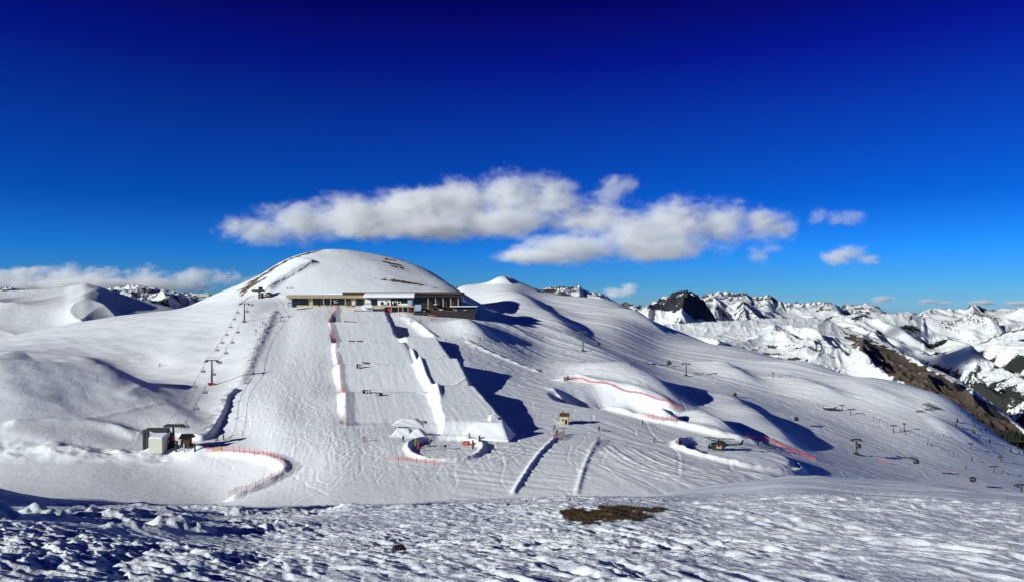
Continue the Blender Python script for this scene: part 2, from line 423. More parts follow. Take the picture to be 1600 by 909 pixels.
zl = gblur(rowz(KL, Dm)[:, None], 1.6, 0) + 0 * Xm; zr = gblur(rowz(KR, Dm)[:, None], 1.6, 0) + 0 * Xm
xl, xm_, xr = (np.interp(Dm, *e)[:, None] for e in (EL, EM, ER))
inD = smooth(218, 226, YY) * smooth(452, 444, YY); inDr = smooth(212, 219, YY) * smooth(452, 444, YY)
wob = .35 * perlin(Xm * .15, Ym * .15)
mL = smooth(-2.6, .2, Xm - xl + wob) * smooth(1.0, -.6, Xm - xm_ + wob) * inD
wallw = .5 + 3.0 * np.interp(Dm, [220, 236, 258, 264, 275, 304, 310, 322, 348, 354, 366, 450], [.1, .3, 1, .5, .1, .9, .5, .1, .7, .4, .1, .1])[:, None]
mR = smooth(-wallw, .9, Xm - xm_ + wob) * smooth(3.0, -.3, Xm - xr + wob) * inDr
# a low lip along the left edge of each right-hand landing
lip = .9 * np.exp(-((Xm - xm_ - 1.2) / 1.0) ** 2) * smooth(240, 255, YY) * smooth(345, 335, YY)
mR = np.clip(mR, 0, 1)
Zm = Zm * (1 - mL) + zl * mL
Zm = Zm * (1 - mR) + (zr + lip) * mR
park = np.clip(mL + mR, 0, 1)
for pxs, hh_ in (([(540,612),(610,612),(676,611)], .30), ([(531,568),(590,568),(650,567)], .30), ([(527,534),(580,534),(634,534)], .28), ([(521,503.5),(565,503.5),(611,503.5)], .25),
                 ([(680,602),(710,602),(740,602)], .30), ([(654,559),(685,559),(714,559)], .30), ([(636,526),(655,526),(680,526)], .25)):
    ridge(pxs, hh_, .9, .5, .03, dmin=215)
# run-in ramp's right edge ridge
ridge([(628,492),(650,508),(676,524),(690,530)], .9, 2.0, 1.6, dmin=345)

# ---- banks, berms, rings
ridge([(372,608),(356,622),(351,640),(340,662),(326,682),(305,690)], 1.55, 13, 1.0, .05)
ridge([(430,484),(408,530),(392,565),(374,606)], .8, 5, 2.2, .05)
ridge([(870,682),(846,705),(822,738),(800,774)], .55, .65, .6, .05)
ridge([(936,686),(917,718),(900,774)], .34, .6, .6, .05)
ridge([(848,601),(895,621),(955,640),(1010,655),(1075,668),(1150,686),(1240,706)], 1.6, 1.6, 4.0, .22)
_cx, _cy = 40.0, 287.0
_r = np.hypot((Xm - _cx) / 27.0, (Ym - _cy) / 25.0) + .06 * perlin(Xm * .08, Ym * .08)
Zm = Zm - 6.0 * smooth(1.0, .52, _r) * (1 + .15 * perlin(Xm * .12, Ym * .12))
ridge([(868,596),(905,592),(955,601),(1008,617),(1062,638)], 1.3, 3, 4, .1)
ridge([(1030,652),(1045,655),(1062,656)], 3.4, 5, 3.0, .25)
ridge([(885,585),(905,587),(925,590)], .8, 4, 3, .2)
ridge([(-80,558),(20,556),(90,560),(140,569),(190,586),(234,604)], 2.2, 14, 7, .15, dmin=240)
ring(696, 699, 10.0, 12.0, .95, .9)
ring(1152, 707, 17.5, 17.0, 1.2, 1.2, 95, 392)
ridge([(300,708),(380,711),(425,719),(444,732),(432,747),(400,764),(352,784)], 1.1, 1.4, 1.4, .03)
ridge([(0,664),(80,660),(160,664),(230,685)], 1.0, 2.5, 2.5, .1)
ridge([(110,655),(200,640),(255,628)], .25, 1.5, 1.2, .1)
ridge([(190,622),(215,606),(230,604)], .5, 5, 3, .2)
ridge([(150,705),(210,714),(270,704),(330,716)], 1.5, 4, 3, .2)
ridge([(60,694),(120,706),(160,712)], 1.2, 5, 3, .2)
ridge([(725,529),(760,548),(800,565),(850,582)], .8, 2, 1.6, .1)
ridge([(700,563),(712,580),(760,592),(800,640)], .0, 3, 2, .1)
ridge([(1145,735),(1230,752),(1310,762)], .6, 2, 2, .2)
for k in range(9):      # skid-road curves sweeping round the pad
    d = k * 7
    ridge([(925 + d * 1.6, 690 + d * .2), (965 + d * 2.0, 722 + d * .1), (1035 + d * 2.2, 748 - d * .12), (1130 + d * 2, 764 - d * .3)], .16 + .1 * ((k * 7) % 3), 1.0, .8, .1)
for k in range(4):      # tracks swinging round the small ring
    ridge([(620 + 3 * k, 716 + 5 * k), (690, 722 + 5 * k), (760 + 4 * k, 712 + 5 * k), (812 + 7 * k, 690 + 3 * k)], .12, .9, .8, .1)

# ---- surface relief
n1 = fbm(Xm * .012, Ym * .012, 3)
offp = (1 - park)
def seg_mask(px0, px1, soft): return smooth(px0 - soft, px0 + soft, CX + F * Xm / Ym) * smooth(px1 + soft, px1 - soft, CX + F * Xm / Ym)
PXg = CX + F * Xm / Ym; PYg = HY - F * Zm / Ym
right_hill = smooth(-30, 30, Xm + 40 - (Ym - 330) * -.25 - 60) * smooth(260, 330, Ym)
# groomed runs: corduroy and ski tracks along the fall line
ax = np.array([46., -175.]); ax /= np.hypot(*ax)
sa = Xm * ax[1] - Ym * ax[0]; sl = Xm * ax[0] + Ym * ax[1]
warp = 2.2 * perlin(sl * .035, sa * .05)
run = smooth(475, 440, Ym) * smooth(150, 190, Ym)
warp = warp * .5 + .7 * perlin(sl * .12, sa * .12)
trk = perlin((sa + warp) * 1.1, sl * .05) * .045 + perlin((sa - warp * .8) * 1.9, sl * .09) * .05 + perlin(sa * .12, sl * .012) * .12
chop = (perlin(sa * 1.1 + 3, sl * .4) * .03 + np.abs(perlin(sa * .5 + 3 + sl * .2, sl * .2)) * -.04) * smooth(.1, .5, perlin(sa * .05 + 9, sl * .012) + .25)
pond = smooth(1.12, .95, np.hypot((PXg - 235) / 205, (PYg - 748) / 36))
Zm += (trk + chop) * (1 - pond) * run * (1 - .55 * park) * smooth(900, 740, PXg) * smooth(345, 460, PXg)
Zm += perlin((sa) * .9, sl * .05) * .05 * park
# right hillside: wind and ski streaks running down to the lower right
bx = np.array([.75, -.66]); sa2 = Xm * bx[1] - Ym * bx[0]; sl2 = Xm * bx[0] + Ym * bx[1]
wp2 = 6 * perlin(sl2 * .012, sa2 * .02)
rh = smooth(720, 800, PXg) * smooth(240, 330, Ym)
hs = ridged((sa2 + wp2) * .055, sl2 * .007, 3)
Zm += rh * ((hs - .8) * .40 * smooth(330, 450, Ym) + perlin((sa2 + wp2) * .35, sl2 * .05) * .10 + fbm(Xm * .3, Ym * .3, 2) * .05)
mog = smooth(.0, .35, fbm(Xm * .02 + 4, Ym * .02, 2) + .1) * smooth(860, 740, PYg * 0 + 800)
Zm += rh * mog * (perlin(sa2 * .5 + wp2, sl2 * .2) * .20)
cen = smooth(690, 720, PXg) * smooth(960, 900, PXg) * smooth(500, 440, Ym) * (1 - park)
Zm += cen * (perlin((sa2 * .8 + Xm * .3) * .8, sl2 * .08) * .12 + perlin(Xm * .35, Ym * .2) * .08 * smooth(280, 340, Ym))
bas = smooth(880, 960, PXg) * smooth(300, 240, Ym)
Zm += bas * (perlin((Xm * .86 + Ym * .5) * .3 + 2 * perlin(Xm * .02, Ym * .02), (Ym * .86 - Xm * .5) * .03) * .12 + fbm(Xm * .4, Ym * .25, 2) * .03)
# left slopes: soft wind relief
lf = smooth(420, 330, PXg)
Zm += lf * (fbm(Xm * .03, Ym * .05, 3) * .45 * smooth(215, 245, Ym) + perlin((Xm + Ym) * .12, (Ym - Xm) * .02) * .12 * smooth(215, 250, Ym))
lake = smooth(330, 300, PXg) * smooth(212, 204, Ym) * smooth(150, 160, Ym)
bank = np.exp(-((Ym - 212) / 5) ** 2) * smooth(300, 250, PXg)
Zm += bank * (fbm(Xm * .12, Ym * .2, 3) * .8)
Zm += fbm(Xm * .25, Ym * .25, 3) * .035
dome = smooth(478, 500, Ym) * smooth(380, 430, PXg) * smooth(760, 700, PXg)
Zm += dome * fbm(Xm * .04, Ym * .05, 3) * .25

# ---- individual ski tracks: shallow grooves winding down the runs
_tr = random.Random(21)
def groove(p0, head, length, amp_, wl_, depth=-.045, w=.3):
    pts = []; n = max(8, int(length / 2.5)); ca, sa_ = math.cos(head), math.sin(head); ph = _tr.random() * 6.3; bend = _tr.uniform(-.006, .006)
    for k in range(n + 1):
        q = length * k / n; off = amp_ * math.sin(q / wl_ * 6.283 + ph) + bend * q * q * .5
        x, y = p0[0] + ca * q - sa_ * off, p0[1] + sa_ * q + ca * off
        if y > 125: pts.append((x, y))
    if len(pts) > 2: apply_line(pts, lambda s, t: depth * np.exp(-(s / w) ** 2) - depth * .7 * np.exp(-((s - 2.1 * w) / w) ** 2), 1.6)
h0 = math.atan2(-175, 46)
for _ in range(70):
    px, py = _tr.uniform(385, 515), _tr.uniform(495, 640); a = hit(px, py); groove(a, h0 + _tr.uniform(-.12, .12), _tr.uniform(25, 90), _tr.uniform(1, 4), _tr.uniform(14, 34))
for _ in range(60):
    px, py = _tr.uniform(420, 900), _tr.uniform(665, 700); a = hit(px, py); groove(a, _tr.uniform(-2.4, -.9), _tr.uniform(20, 55), _tr.uniform(1, 4), _tr.uniform(20, 50), -.05)
for _ in range(70):
    px, py = _tr.uniform(700, 880), _tr.uniform(500, 640); a = hit(px, py); groove(a, _tr.uniform(-1.25, -.55), _tr.uniform(25, 90), _tr.uniform(1, 4), _tr.uniform(16, 40))
for _ in range(130):
    px, py = _tr.uniform(840, 1420), _tr.uniform(465, 660); a = hit(px, py); groove(a, _tr.uniform(-1.15, -.35), _tr.uniform(40, 160), _tr.uniform(1, 6), _tr.uniform(20, 60), -.085, .42)
for _ in range(50):
    px, py = _tr.uniform(900, 1180), _tr.uniform(680, 735); a = hit(px, py); groove(a, _tr.uniform(-1.0, -.1), _tr.uniform(25, 70), _tr.uniform(1, 5), _tr.uniform(50, 90), -.07, .35)
for _ in range(30):
    px, py = _tr.uniform(10, 370), _tr.uniform(500, 580); a = hit(px, py); groove(a, _tr.uniform(-.7, .3), _tr.uniform(30, 90), _tr.uniform(1, 4), _tr.uniform(30, 70), -.03, .35)

# ---- bare earth showing through the snow, and rocks on the crest
def blob(cx, cy, rx, ry, ang=0, n=.8, dmin=478):
    c = hit(cx, cy, dmin); u = (Xm - c.x); v = (Ym - c.y)
    ca, s_ = math.cos(ang), math.sin(ang)
    d = np.hypot((u * ca + v * s_) / rx, (-u * s_ + v * ca) / ry) + n * fbm(Xm * .22, Ym * .16, 4) * .75
    return smooth(1.0, .8, d)
earth = np.zeros_like(Zm)
for b_ in ((603,399,9,4,.15),(620,404,7,6,0),(609,406,5,2.5,0),(615,412,9,1.8,-.1),(610,412,14,1.2,-.05),(620,417,5,2.5,0),
           (622,440,15,1.6,-.05),(640,442,15,1.5,-.12),(655,444,8,1.0,-.1),(604,438,6,.8,0)):
    earth = np.maximum(earth, blob(*b_))
for pts, w in (([(379,454),(400,437),(430,417),(462,402),(494,393)], 5.0), ([(378,461),(388,450),(405,440),(415,434)], 2.2), ([(410,459),(440,438),(470,422),(497,409)], .5), ([(374,476),(384,468),(396,462)], .6)):
    Zs = Zm; Zm = np.zeros_like(Zs)
    wp = []
    for p in pts:
        Zm_, Zm = Zm, Zs; wp.append(hit(p[0], p[1], 440)); Zm = Zm_
    apply_line(wp, lambda s, t: smooth(w, w * .55, np.abs(s) + w * .9 * fbm(s * .12 + t * 7, t * 23, 3)), 12)
    e2 = Zm; Zm = Zs; earth = np.maximum(earth, e2)
for b_ in ((862,455,14,8,.1,1.0,700),(885,456,12,7,0,1.2,700),(845,455,7,5,0,1,700)):
    earth = np.maximum(earth, blob(*b_))
sel = earth > .02
Zm[sel] += .5 * earth[sel] * fbm(Xm[sel] * .5, Ym[sel] * .5, 3)

snow_mid = snow_material('snow', [((.9, .9, .9), 0, .12, 4), ((3.2, 3.2, 3.2), 0, .04, 3)])
terrain = grid_mesh('snow_slope', Xm, Ym, Zm, snow_mid, {'earth': earth}); tag(terrain, kind='structure')

# ------------------------------------------------------------------ the near ridge
Df = np.concatenate([np.geomspace(5.0, 40, 620)[:-1], np.geomspace(40, 150, 230)])
PXf = np.arange(-420, 2021, 1.8)
Xf = (PXf[None, :] - CX) / F * Df[:, None]; Yf = np.repeat(Df[:, None], len(PXf), 1)
yc = pchip([-420,0,150,300,400,500,700,850,1000,1150,1300,1450,1600,2020], [772,779,786,792,796,793,785,780,778,782,784,786,790,800], PXf)
H0, CC = 1.7, .0008
a_ = (yc - HY) / F - 2 * math.sqrt(H0 * CC)
Zf = -H0 - a_[None, :] * Yf - CC * Yf ** 2
# a second swell on the right
y2 = pchip([-420,800,950,1050,1150,1250,1400,1600,2020], [1100,900,812,772,756,746,753,772,800], PXf)
Z2 = -(y2 - HY)[None, :] / F * Yf - .0036 * (Yf - 88) ** 2 * np.where(Yf < 88, .27, 1)
k = .4
mxz = np.maximum(Zf, Z2); Zf = mxz + k * np.log(np.exp((Zf - mxz) / k) + np.exp((Z2 - mxz) / k)) - k * .0
Zf += -.05 * Xf * smooth(24, 8, Yf)
# snowbank to the left, outside the picture, that shades the crest
Zf += 8.6 * np.exp(-(np.abs(Xf + 35) / 8.5) ** 3 - (np.abs(Yf - 13) / 22.0) ** 4)
# sastrugi: wind-carved scales with steep lee sides
wd = np.array([.88, -.47]); s1 = Xf * wd[0] + Yf * wd[1]; s2 = -Xf * wd[1] + Yf * wd[0]
wrp = .9 * fbm(Xf * .25, Yf * .25, 2)
PXF = CX + F * Xf / Yf
band = smooth(430, 300, PXF) * smooth(13.5, 16, Yf)
amp = (1 - .62 * smooth(850, 1350, PXF)) * (1 - .65 * band) * (.8 + .5 * fbm(Xf * .15, Yf * .15, 2))
q1 = perlin(s1 * 1.25 + wrp, s2 * 2.9 + wrp * .5); q2 = perlin(s1 * 3.0 + 5 + q1 * .8, s2 * 5.6 + wrp); q3 = perlin(s1 * 7 + 1, s2 * 12)
scal = .40 - np.abs(q1) * 1.25
scal2 = .35 - np.abs(q2) * 1.1
near = smooth(75, 30, Yf)
Zf += near * amp * (.105 * scal + .062 * scal2 + .014 * q3 + .05 * fbm(Xf * .6, Yf * .6, 2))
Zf += .30 * fbm(Xf * .08, Yf * .09, 3) * smooth(7, 20, Yf) * (1 - .3 * smooth(30, 60, Yf))
st1 = Xf * .95 - Yf * .31; st2 = Xf * .31 + Yf * .95
Zf += (perlin(st2 * 2.4 + .6 * perlin(st1 * .3, st2 * .5), st1 * .38) * .03 + perlin(st2 * 5 + 3, st1 * .9) * .015) * smooth(850, 1150, PXF) * smooth(70, 30, Yf)
def saw(lam, A, wp, seed, edge=.22):
    ss = Xf * .90 + Yf * .43; tt = -Xf * .43 + Yf * .90
    ph = ss / lam + wp * fbm(ss * .5 / lam ** .5 + seed, tt * .30 / lam ** .5, 3) + seed
    f = ph - np.floor(ph)
    return A * np.where(f < edge, smooth(0, edge, f), 1 - (f - edge) / (1 - edge)) * np.clip(.65 + .8 * fbm(Xf * .22 + seed, Yf * .22, 2), .1, 1.5)
sw = (.55 + .45 * smooth(560, 1050, PXF)) * smooth(60, 38, Yf) * (1 - .6 * band)
Zf += sw * (saw(.95, .075, .9, 3.3) + saw(.40, .038, .8, 8.1) + .8 * saw(2.1, .11, .7, 1.7) * smooth(1050, 1300, PXF))
# long smooth drift tongues on the right
dr = ridged((Xf * .35 + Yf * .94) * .30 + .6 * perlin(Xf * .05, Yf * .05), (Xf * .94 - Yf * .35) * .045, 3)
Zf += .18 * (dr - .7) * smooth(950, 1300, PXF) * (1 - .75 * smooth(38, 60, Yf)) * smooth(12, 22, Yf)
Zf += smooth(35, 60, Yf) * .16 * ridged(Xf * .10 + Yf * .2, Yf * .07 - Xf * .02, 3)
# broken snow lumps along the shaded edge on the left
lm = np.exp(-((Yf - (17 + (Xf + 11) * .45)) / 1.6) ** 2) * smooth(-4.0, -8.5, Xf) * smooth(-24, -17, Xf)
lum = np.clip(fbm(Xf * .55, Yf * .8, 4) - .05, 0, 1)
Zf += lm * lum * .5
lm2 = np.exp(-((Yf - 30) / 4) ** 2) * smooth(3, -3, Xf) * smooth(-20, -14, Xf)
Zf += lm2 * np.clip(fbm(Xf * .4 + 3, Yf * .8, 4), 0, 1) * .3
def fground(x, y):
    px = CX + F * x / y; c = (px - PXf[0]) / 1.8; r = np.interp(y, Df, np.arange(len(Df))); i, j = int(r), int(c)
    return float(Zf[i, j])
def fhit(px, py, dmin=6):
    j = int((px - PXf[0]) / 1.8); yy = HY - F * Zf[:, j] / Df; k0 = np.searchsorted(Df, dmin)
    ok = np.nonzero(yy[k0:] <= py)[0]; kk = k0 + ok[0]
    return Vector(((px - CX) / F * Df[kk], Df[kk], Zf[kk, j]))
gp = fhit(952, 800); GP = gp
ge = np.hypot((Xf - gp.x) / (.056 * gp.y), (Yf - gp.y) / 1.9) + .8 * fbm(Xf * .9, Yf * .45, 5)
ge = np.minimum(ge, np.hypot((Xf - gp.x - .9) / (.05 * gp.y), (Yf - gp.y - 1.5) / 1.1) + .8 * fbm(Xf * .9, Yf * .45, 5))
fearth = smooth(1.0, .85, ge + .55 * np.clip(fbm(Xf * 2.2 + 4, Yf * 1.1, 3) - .15, 0, 1))
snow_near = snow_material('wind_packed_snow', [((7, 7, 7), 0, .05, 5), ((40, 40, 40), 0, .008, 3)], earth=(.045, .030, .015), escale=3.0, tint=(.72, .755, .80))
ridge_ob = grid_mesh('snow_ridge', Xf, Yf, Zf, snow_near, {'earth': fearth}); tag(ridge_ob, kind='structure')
# ------------------------------------------------------------------ far mountains
def rock_material(name, rock, rock2, snow=(.70, .725, .735), scale=.004):
    m = bpy.data.materials.new(name); m.use_nodes = True; nt = m.node_tree; b = nt.nodes['Principled BSDF']
    b.inputs['Roughness'].default_value = .8; b.inputs['Specular IOR Level'].default_value = .15
    tc = nt.nodes.new('ShaderNodeTexCoord'); at = nt.nodes.new('ShaderNodeAttribute'); at.attribute_name = 'rock'
    n = nt.nodes.new('ShaderNodeTexNoise'); n.inputs['Scale'].default_value = scale * 8; n.inputs['Detail'].default_value = 9; n.inputs['Roughness'].default_value = .7
    nt.links.new(tc.outputs['Object'], n.inputs['Vector'])
    sub = nt.nodes.new('ShaderNodeMath'); sub.operation = 'SUBTRACT'; sub.inputs[1].default_value = .5
    nt.links.new(n.outputs['Fac'], sub.inputs[0])
    mul = nt.nodes.new('ShaderNodeMath'); mul.operation = 'MULTIPLY_ADD'; mul.inputs[1].default_value = 1.3
    nt.links.new(sub.outputs[0], mul.inputs[0]); nt.links.new(at.outputs['Fac'], mul.inputs[2])
    mr = nt.nodes.new('ShaderNodeMapRange'); mr.inputs['From Min'].default_value = .46; mr.inputs['From Max'].default_value = .54
    nt.links.new(mul.outputs[0], mr.inputs['Value'])
    n2 = nt.nodes.new('ShaderNodeTexNoise'); n2.inputs['Scale'].default_value = scale * 7; n2.inputs['Detail'].default_value = 9; n2.inputs['Roughness'].default_value = .7
    nt.links.new(tc.outputs['Object'], n2.inputs['Vector'])
    rc = nt.nodes.new('ShaderNodeMix'); rc.data_type = 'RGBA'; rc.inputs['A'].default_value = (*rock, 1); rc.inputs['B'].default_value = (*rock2, 1)
    nt.links.new(n2.outputs['Fac'], rc.inputs['Factor'])
    mx = nt.nodes.new('ShaderNodeMix'); mx.data_type = 'RGBA'; mx.inputs['A'].default_value = (*snow, 1)
    nt.links.new(rc.outputs['Result'], mx.inputs['B']); nt.links.new(mr.outputs['Result'], mx.inputs['Factor'])
    nt.links.new(mx.outputs['Result'], b.inputs['Base Color'])
    bp = nt.nodes.new('ShaderNodeBump'); bp.inputs['Distance'].default_value = .016 / scale; bp.inputs['Strength'].default_value = .6
    nt.links.new(n.outputs['Fac'], bp.inputs['Height']); nt.links.new(bp.outputs['Normal'], b.inputs['Normal'])
    return m

def mountain(name, sil, Dr, Df_, base_py, amp, freq, jag, material, rockfn, step=1.4, nr=150, pw=1.0, nback=30, wander=0.0, dirx=0.0, octs=5, near=None):
    px = np.arange(sil[0][0], sil[-1][0] + .1, step)
    sy = pchip([a for a, _ in sil], [b for _, b in sil], px)
    t = np.concatenate([np.linspace(0, 1, nr), 1 + np.linspace(.02, .5, nback)])[:, None]
    span = Dr - Df_
    D0 = Dr + wander * span * perlin(px * .02 + 3, px * 0 + Dr * .01)
    nf_ = np.ones_like(px) if near is None else np.interp(px, near[0], near[1])
    D0 = D0 * nf_
    D = (Df_ * nf_)[None, :] + (D0 - Df_ * nf_)[None, :] * t
    X = (px[None, :] - CX) / F * D
    zr = (HY - sy)[None, :] / F * D0[None, :]; zf = (HY - base_py) / F * (Df_ * nf_)[None, :]
    tf = np.clip(t, 0, 1) ** pw
    Z = zf + (zr - zf) * tf - np.clip(t - 1, 0, 1) * span * .9
    u, v = X * freq, D * freq
    rn = ridged(u + .5 * v * dirx + .3 * perlin(u * .7, v * .7), v * .55, octs) - .9
    env = np.sin(np.clip(t, 0, 1) * np.pi) ** .8
    Z = Z + amp * env * rn
    jg = (ridged(px[None, :] * jag[1] + 3 * (t - 1), 9 * t + 0 * px[None, :] + Dr, 4) - .8) * jag[0] / F * D0[None, :]
    Z = Z + jg * smooth(.80, 1.0, t) * smooth(1.2, 1.0, t)
    gy = np.gradient(Z, axis=0) / np.gradient(D, axis=0); gx = np.gradient(Z, axis=1) / np.gradient(X, axis=1)
    slope = np.hypot(gx, gy)
    rock = rockfn(px[None, :] + 0 * D, np.clip(t, 0, 1.5) + 0 * D, slope, u, v, HY - F * Z / D)
    global LAST; LAST = (X, D, Z)
    return tag(grid_mesh(name, X, D, Z, material, {'rock': rock}), kind='structure')

grey = rock_material('grey_rock_and_snow', (.05, .045, .045), (.15, .13, .115), scale=.004)
brown = rock_material('brown_rock_and_snow', (.018, .014, .012), (.15, .115, .085), scale=.012)
dark_peak_mat = rock_material('dark_peak_and_snow', (.016, .018, .024), (.048, .048, .056), scale=.006)
wood = rock_material('wooded_hillside', (.012, .015, .014), (.04, .038, .034), scale=.012)

# farthest chain on the right
mountain('far_mountain_range', [(1290,484),(1313,481),(1323,476),(1336,477),(1355,474),(1373,481),(1388,490),(1419,487),(1436,491),(1445,484),(1476,482),(1505,483),(1522,475),(1537,483),(1573,483),(1600,482),(1700,478),(2000,490)],
    14000, 9500, 560, 300, .00042, (3, .06), grey, lambda p, t, s, u, v, z: np.clip((s - .42) * .9, -.1, .45) + .5 * fbm(u * 3, v * 3, 3) + .12 * smooth(.75, 1, t), dirx=.3)
# white range behind the dark peak
mountain('snow_mountain_range', [(900,500),(950,482),(980,473),(1000,478),(1040,476),(1080,470),(1095,464),(1107,457),(1129,455),(1146,458),(1167,459),(1184,464),(1199,461),(1212,468),(1231,473),(1256,473),(1286,471),(1299,475),(1325,484),(1380,490),(1440,500)],
    7600, 5200, 560, 130, .0011, (3, .09), grey, lambda p, t, s, u, v, z: .16 + np.clip((s - .5) * .6, -.2, .3) + .7 * fbm(u * 4, v * 9, 4) + .15 * smooth(.88, 1, t), dirx=-.4)
mountain('dark_peak', [(960,512),(1007,482),(1018,473),(1044,462),(1071,454),(1086,459),(1099,469),(1112,488),(1122,503),(1135,520)],
    5600, 4300, 570, 110, .0019, (3.2, .10), dark_peak_mat, lambda p, t, s, u, v, z: 1.0 * smooth(6, -6, z - np.interp(p, [1000, 1030, 1060, 1085, 1105, 1120], [478, 483, 486, 497, 503, 506]) + 12 * fbm(u * 1.5, v * 1.5, 3)) + .85 * fbm(u * 5 + v * 3, v * 2.5, 4) + .0, dirx=-.8, pw=.9)  # upper part of this peak coloured darker than the neighbouring ranges
# middle shoulder with woods below
mountain('wooded_mountain', [(1290,496),(1340,490),(1400,490),(1423,491),(1441,497),(1450,511),(1471,527),(1515,538),(1542,560),(1600,592),(1700,640),(2000,700)],
    4600, 3000, 780, 130, .0016, (1.5, .06), wood, lambda p, t, s, u, v, y: .19 + .7 * fbm(u * 4, v * 6, 4) + .45 * smooth(0, 26, y - np.interp(p, [1300, 1420, 1470, 1520, 1560, 1620], [600, 575, 566, 566, 578, 596]) + 16 * fbm(u * 2, v * 2, 3)), dirx=.6, near=([1440, 1620, 2000], [1.0, .72, .5]))
mountain('right_snow_mountain', [(1440,575),(1500,548),(1520,541),(1564,521),(1600,507),(1700,480),(2000,460)],
    6800, 5000, 690, 140, .0015, (1.5, .06), wood, lambda p, t, s, u, v, y: .16 + .7 * fbm(u * 4, v * 7, 4) + .4 * smooth(0, 18, y - 556 + 10 * fbm(u * 2, v * 2, 3)), dirx=.9)
# near spur: rounded snow shoulder, then a long bare rib falling to the right
rib_low = lambda p: np.interp(p, [1300, 1322, 1370, 1423, 1476, 1560, 1900], [505, 526, 575, 612, 625, 690, 960])
rib_top = lambda p: np.interp(p, [1290, 1312, 1330, 1375, 1423, 1467, 1507, 1564, 1610, 1900], [500, 509, 515, 530, 556, 578, 598, 640, 675, 830])
def spur_rock(p, t, s_, u, v, y):
    st = fbm(u * 5 + v * 3.5, v * 1.4 - u * .3, 4); fine = fbm(u * 9, v * 9, 3)
    rib = smooth(1302, 1330, p + 8 * fine) * smooth(3, 9, y - rib_top(p) + 5 * fine - np.clip((1380 - p) * .02, 0, 3)) * smooth(5, -8, y - rib_low(p) + 14 * st)
    low = smooth(30, 70, y - np.interp(p, [1000, 1150, 1250, 1330, 1420], [490, 500, 505, 540, 590])) * smooth(1400, 1300, p)
    gul = smooth(.05, .4, fbm(u * 6 + v * 5, v * .8, 3)) * smooth(10, 35, y - 500) * smooth(1330, 1280, p)
    return -.08 + rib * (1.15 + .55 * st) + .42 * low * (1 + 1.6 * fine) + .5 * gul + .30 * fine
mountain('rocky_spur', [(960,508),(1040,506),(1129,501),(1171,499),(1214,497),(1277,497),(1297,502),(1312,509),(1330,515),(1375,530),(1423,556),(1467,578),(1507,598),(1564,640),(1610,675),(1700,730),(1900,830)],
    2500, 1450, 690, 34, .0042, (.8, .08), brown, spur_rock, step=1.0, nr=220, dirx=-.5, pw=.85, near=([1290, 1330, 1600, 1900], [1.0, .97, .60, .42]))
SPUR = LAST; SPUR_PX0, SPUR_NR = 960, 220
# rocky crest behind the right-hand hill
mountain('rocky_crest', [(826,462),(837,454),(850,451),(860,449),(880,448),(893,449),(905,446),(912,453),(925,456),(937,458),(950,464),(962,472),(977,480),(1000,494)],
    1500, 1050, 500, 10, .012, (1.6, .16), grey, lambda p, t, s, u, v, z: .42 + .55 * fbm(u * 2, v * 2, 4) - .25 * smooth(912, 925, p), step=.5, nr=80)
# left: rounded white hill and grey mountains beyond
mountain('left_snow_hill', [(-420,470),(-150,462),(0,455),(33,453),(99,449),(118,445),(132,443),(148,446),(185,458),(231,471),(267,480),(320,500),(380,530)],
    1650, 1050, 570, 16, .0032, (.3, .03), grey, lambda p, t, s, u, v, z: -.1 + .35 * fbm(u * 2, v * 5, 4) - .3 * smooth(.5, 1, t), step=1.2, nr=160, dirx=.8, pw=.8, octs=2)
mountain('left_grey_mountains', [(-420,452),(0,449),(40,452),(120,455),(175,450),(195,447),(211,445),(230,449),(247,451),(280,456),(320,459),(360,463),(420,470)],
    8500, 6000, 500, 110, .0012, (2, .07), grey, lambda p, t, s, u, v, z: .38 + .5 * fbm(u * 3, v * 4, 4), dirx=.3)
tag(mountain('valley_floor', [(-420,640),(400,640),(1200,620),(1500,620),(2020,640)], 16000, 900, 1200, 20, .0005, (0, .01), wood, lambda p, t, s, u, v, z: .5 + .5 * fbm(u, v, 3), step=8, nr=60), kind='structure')

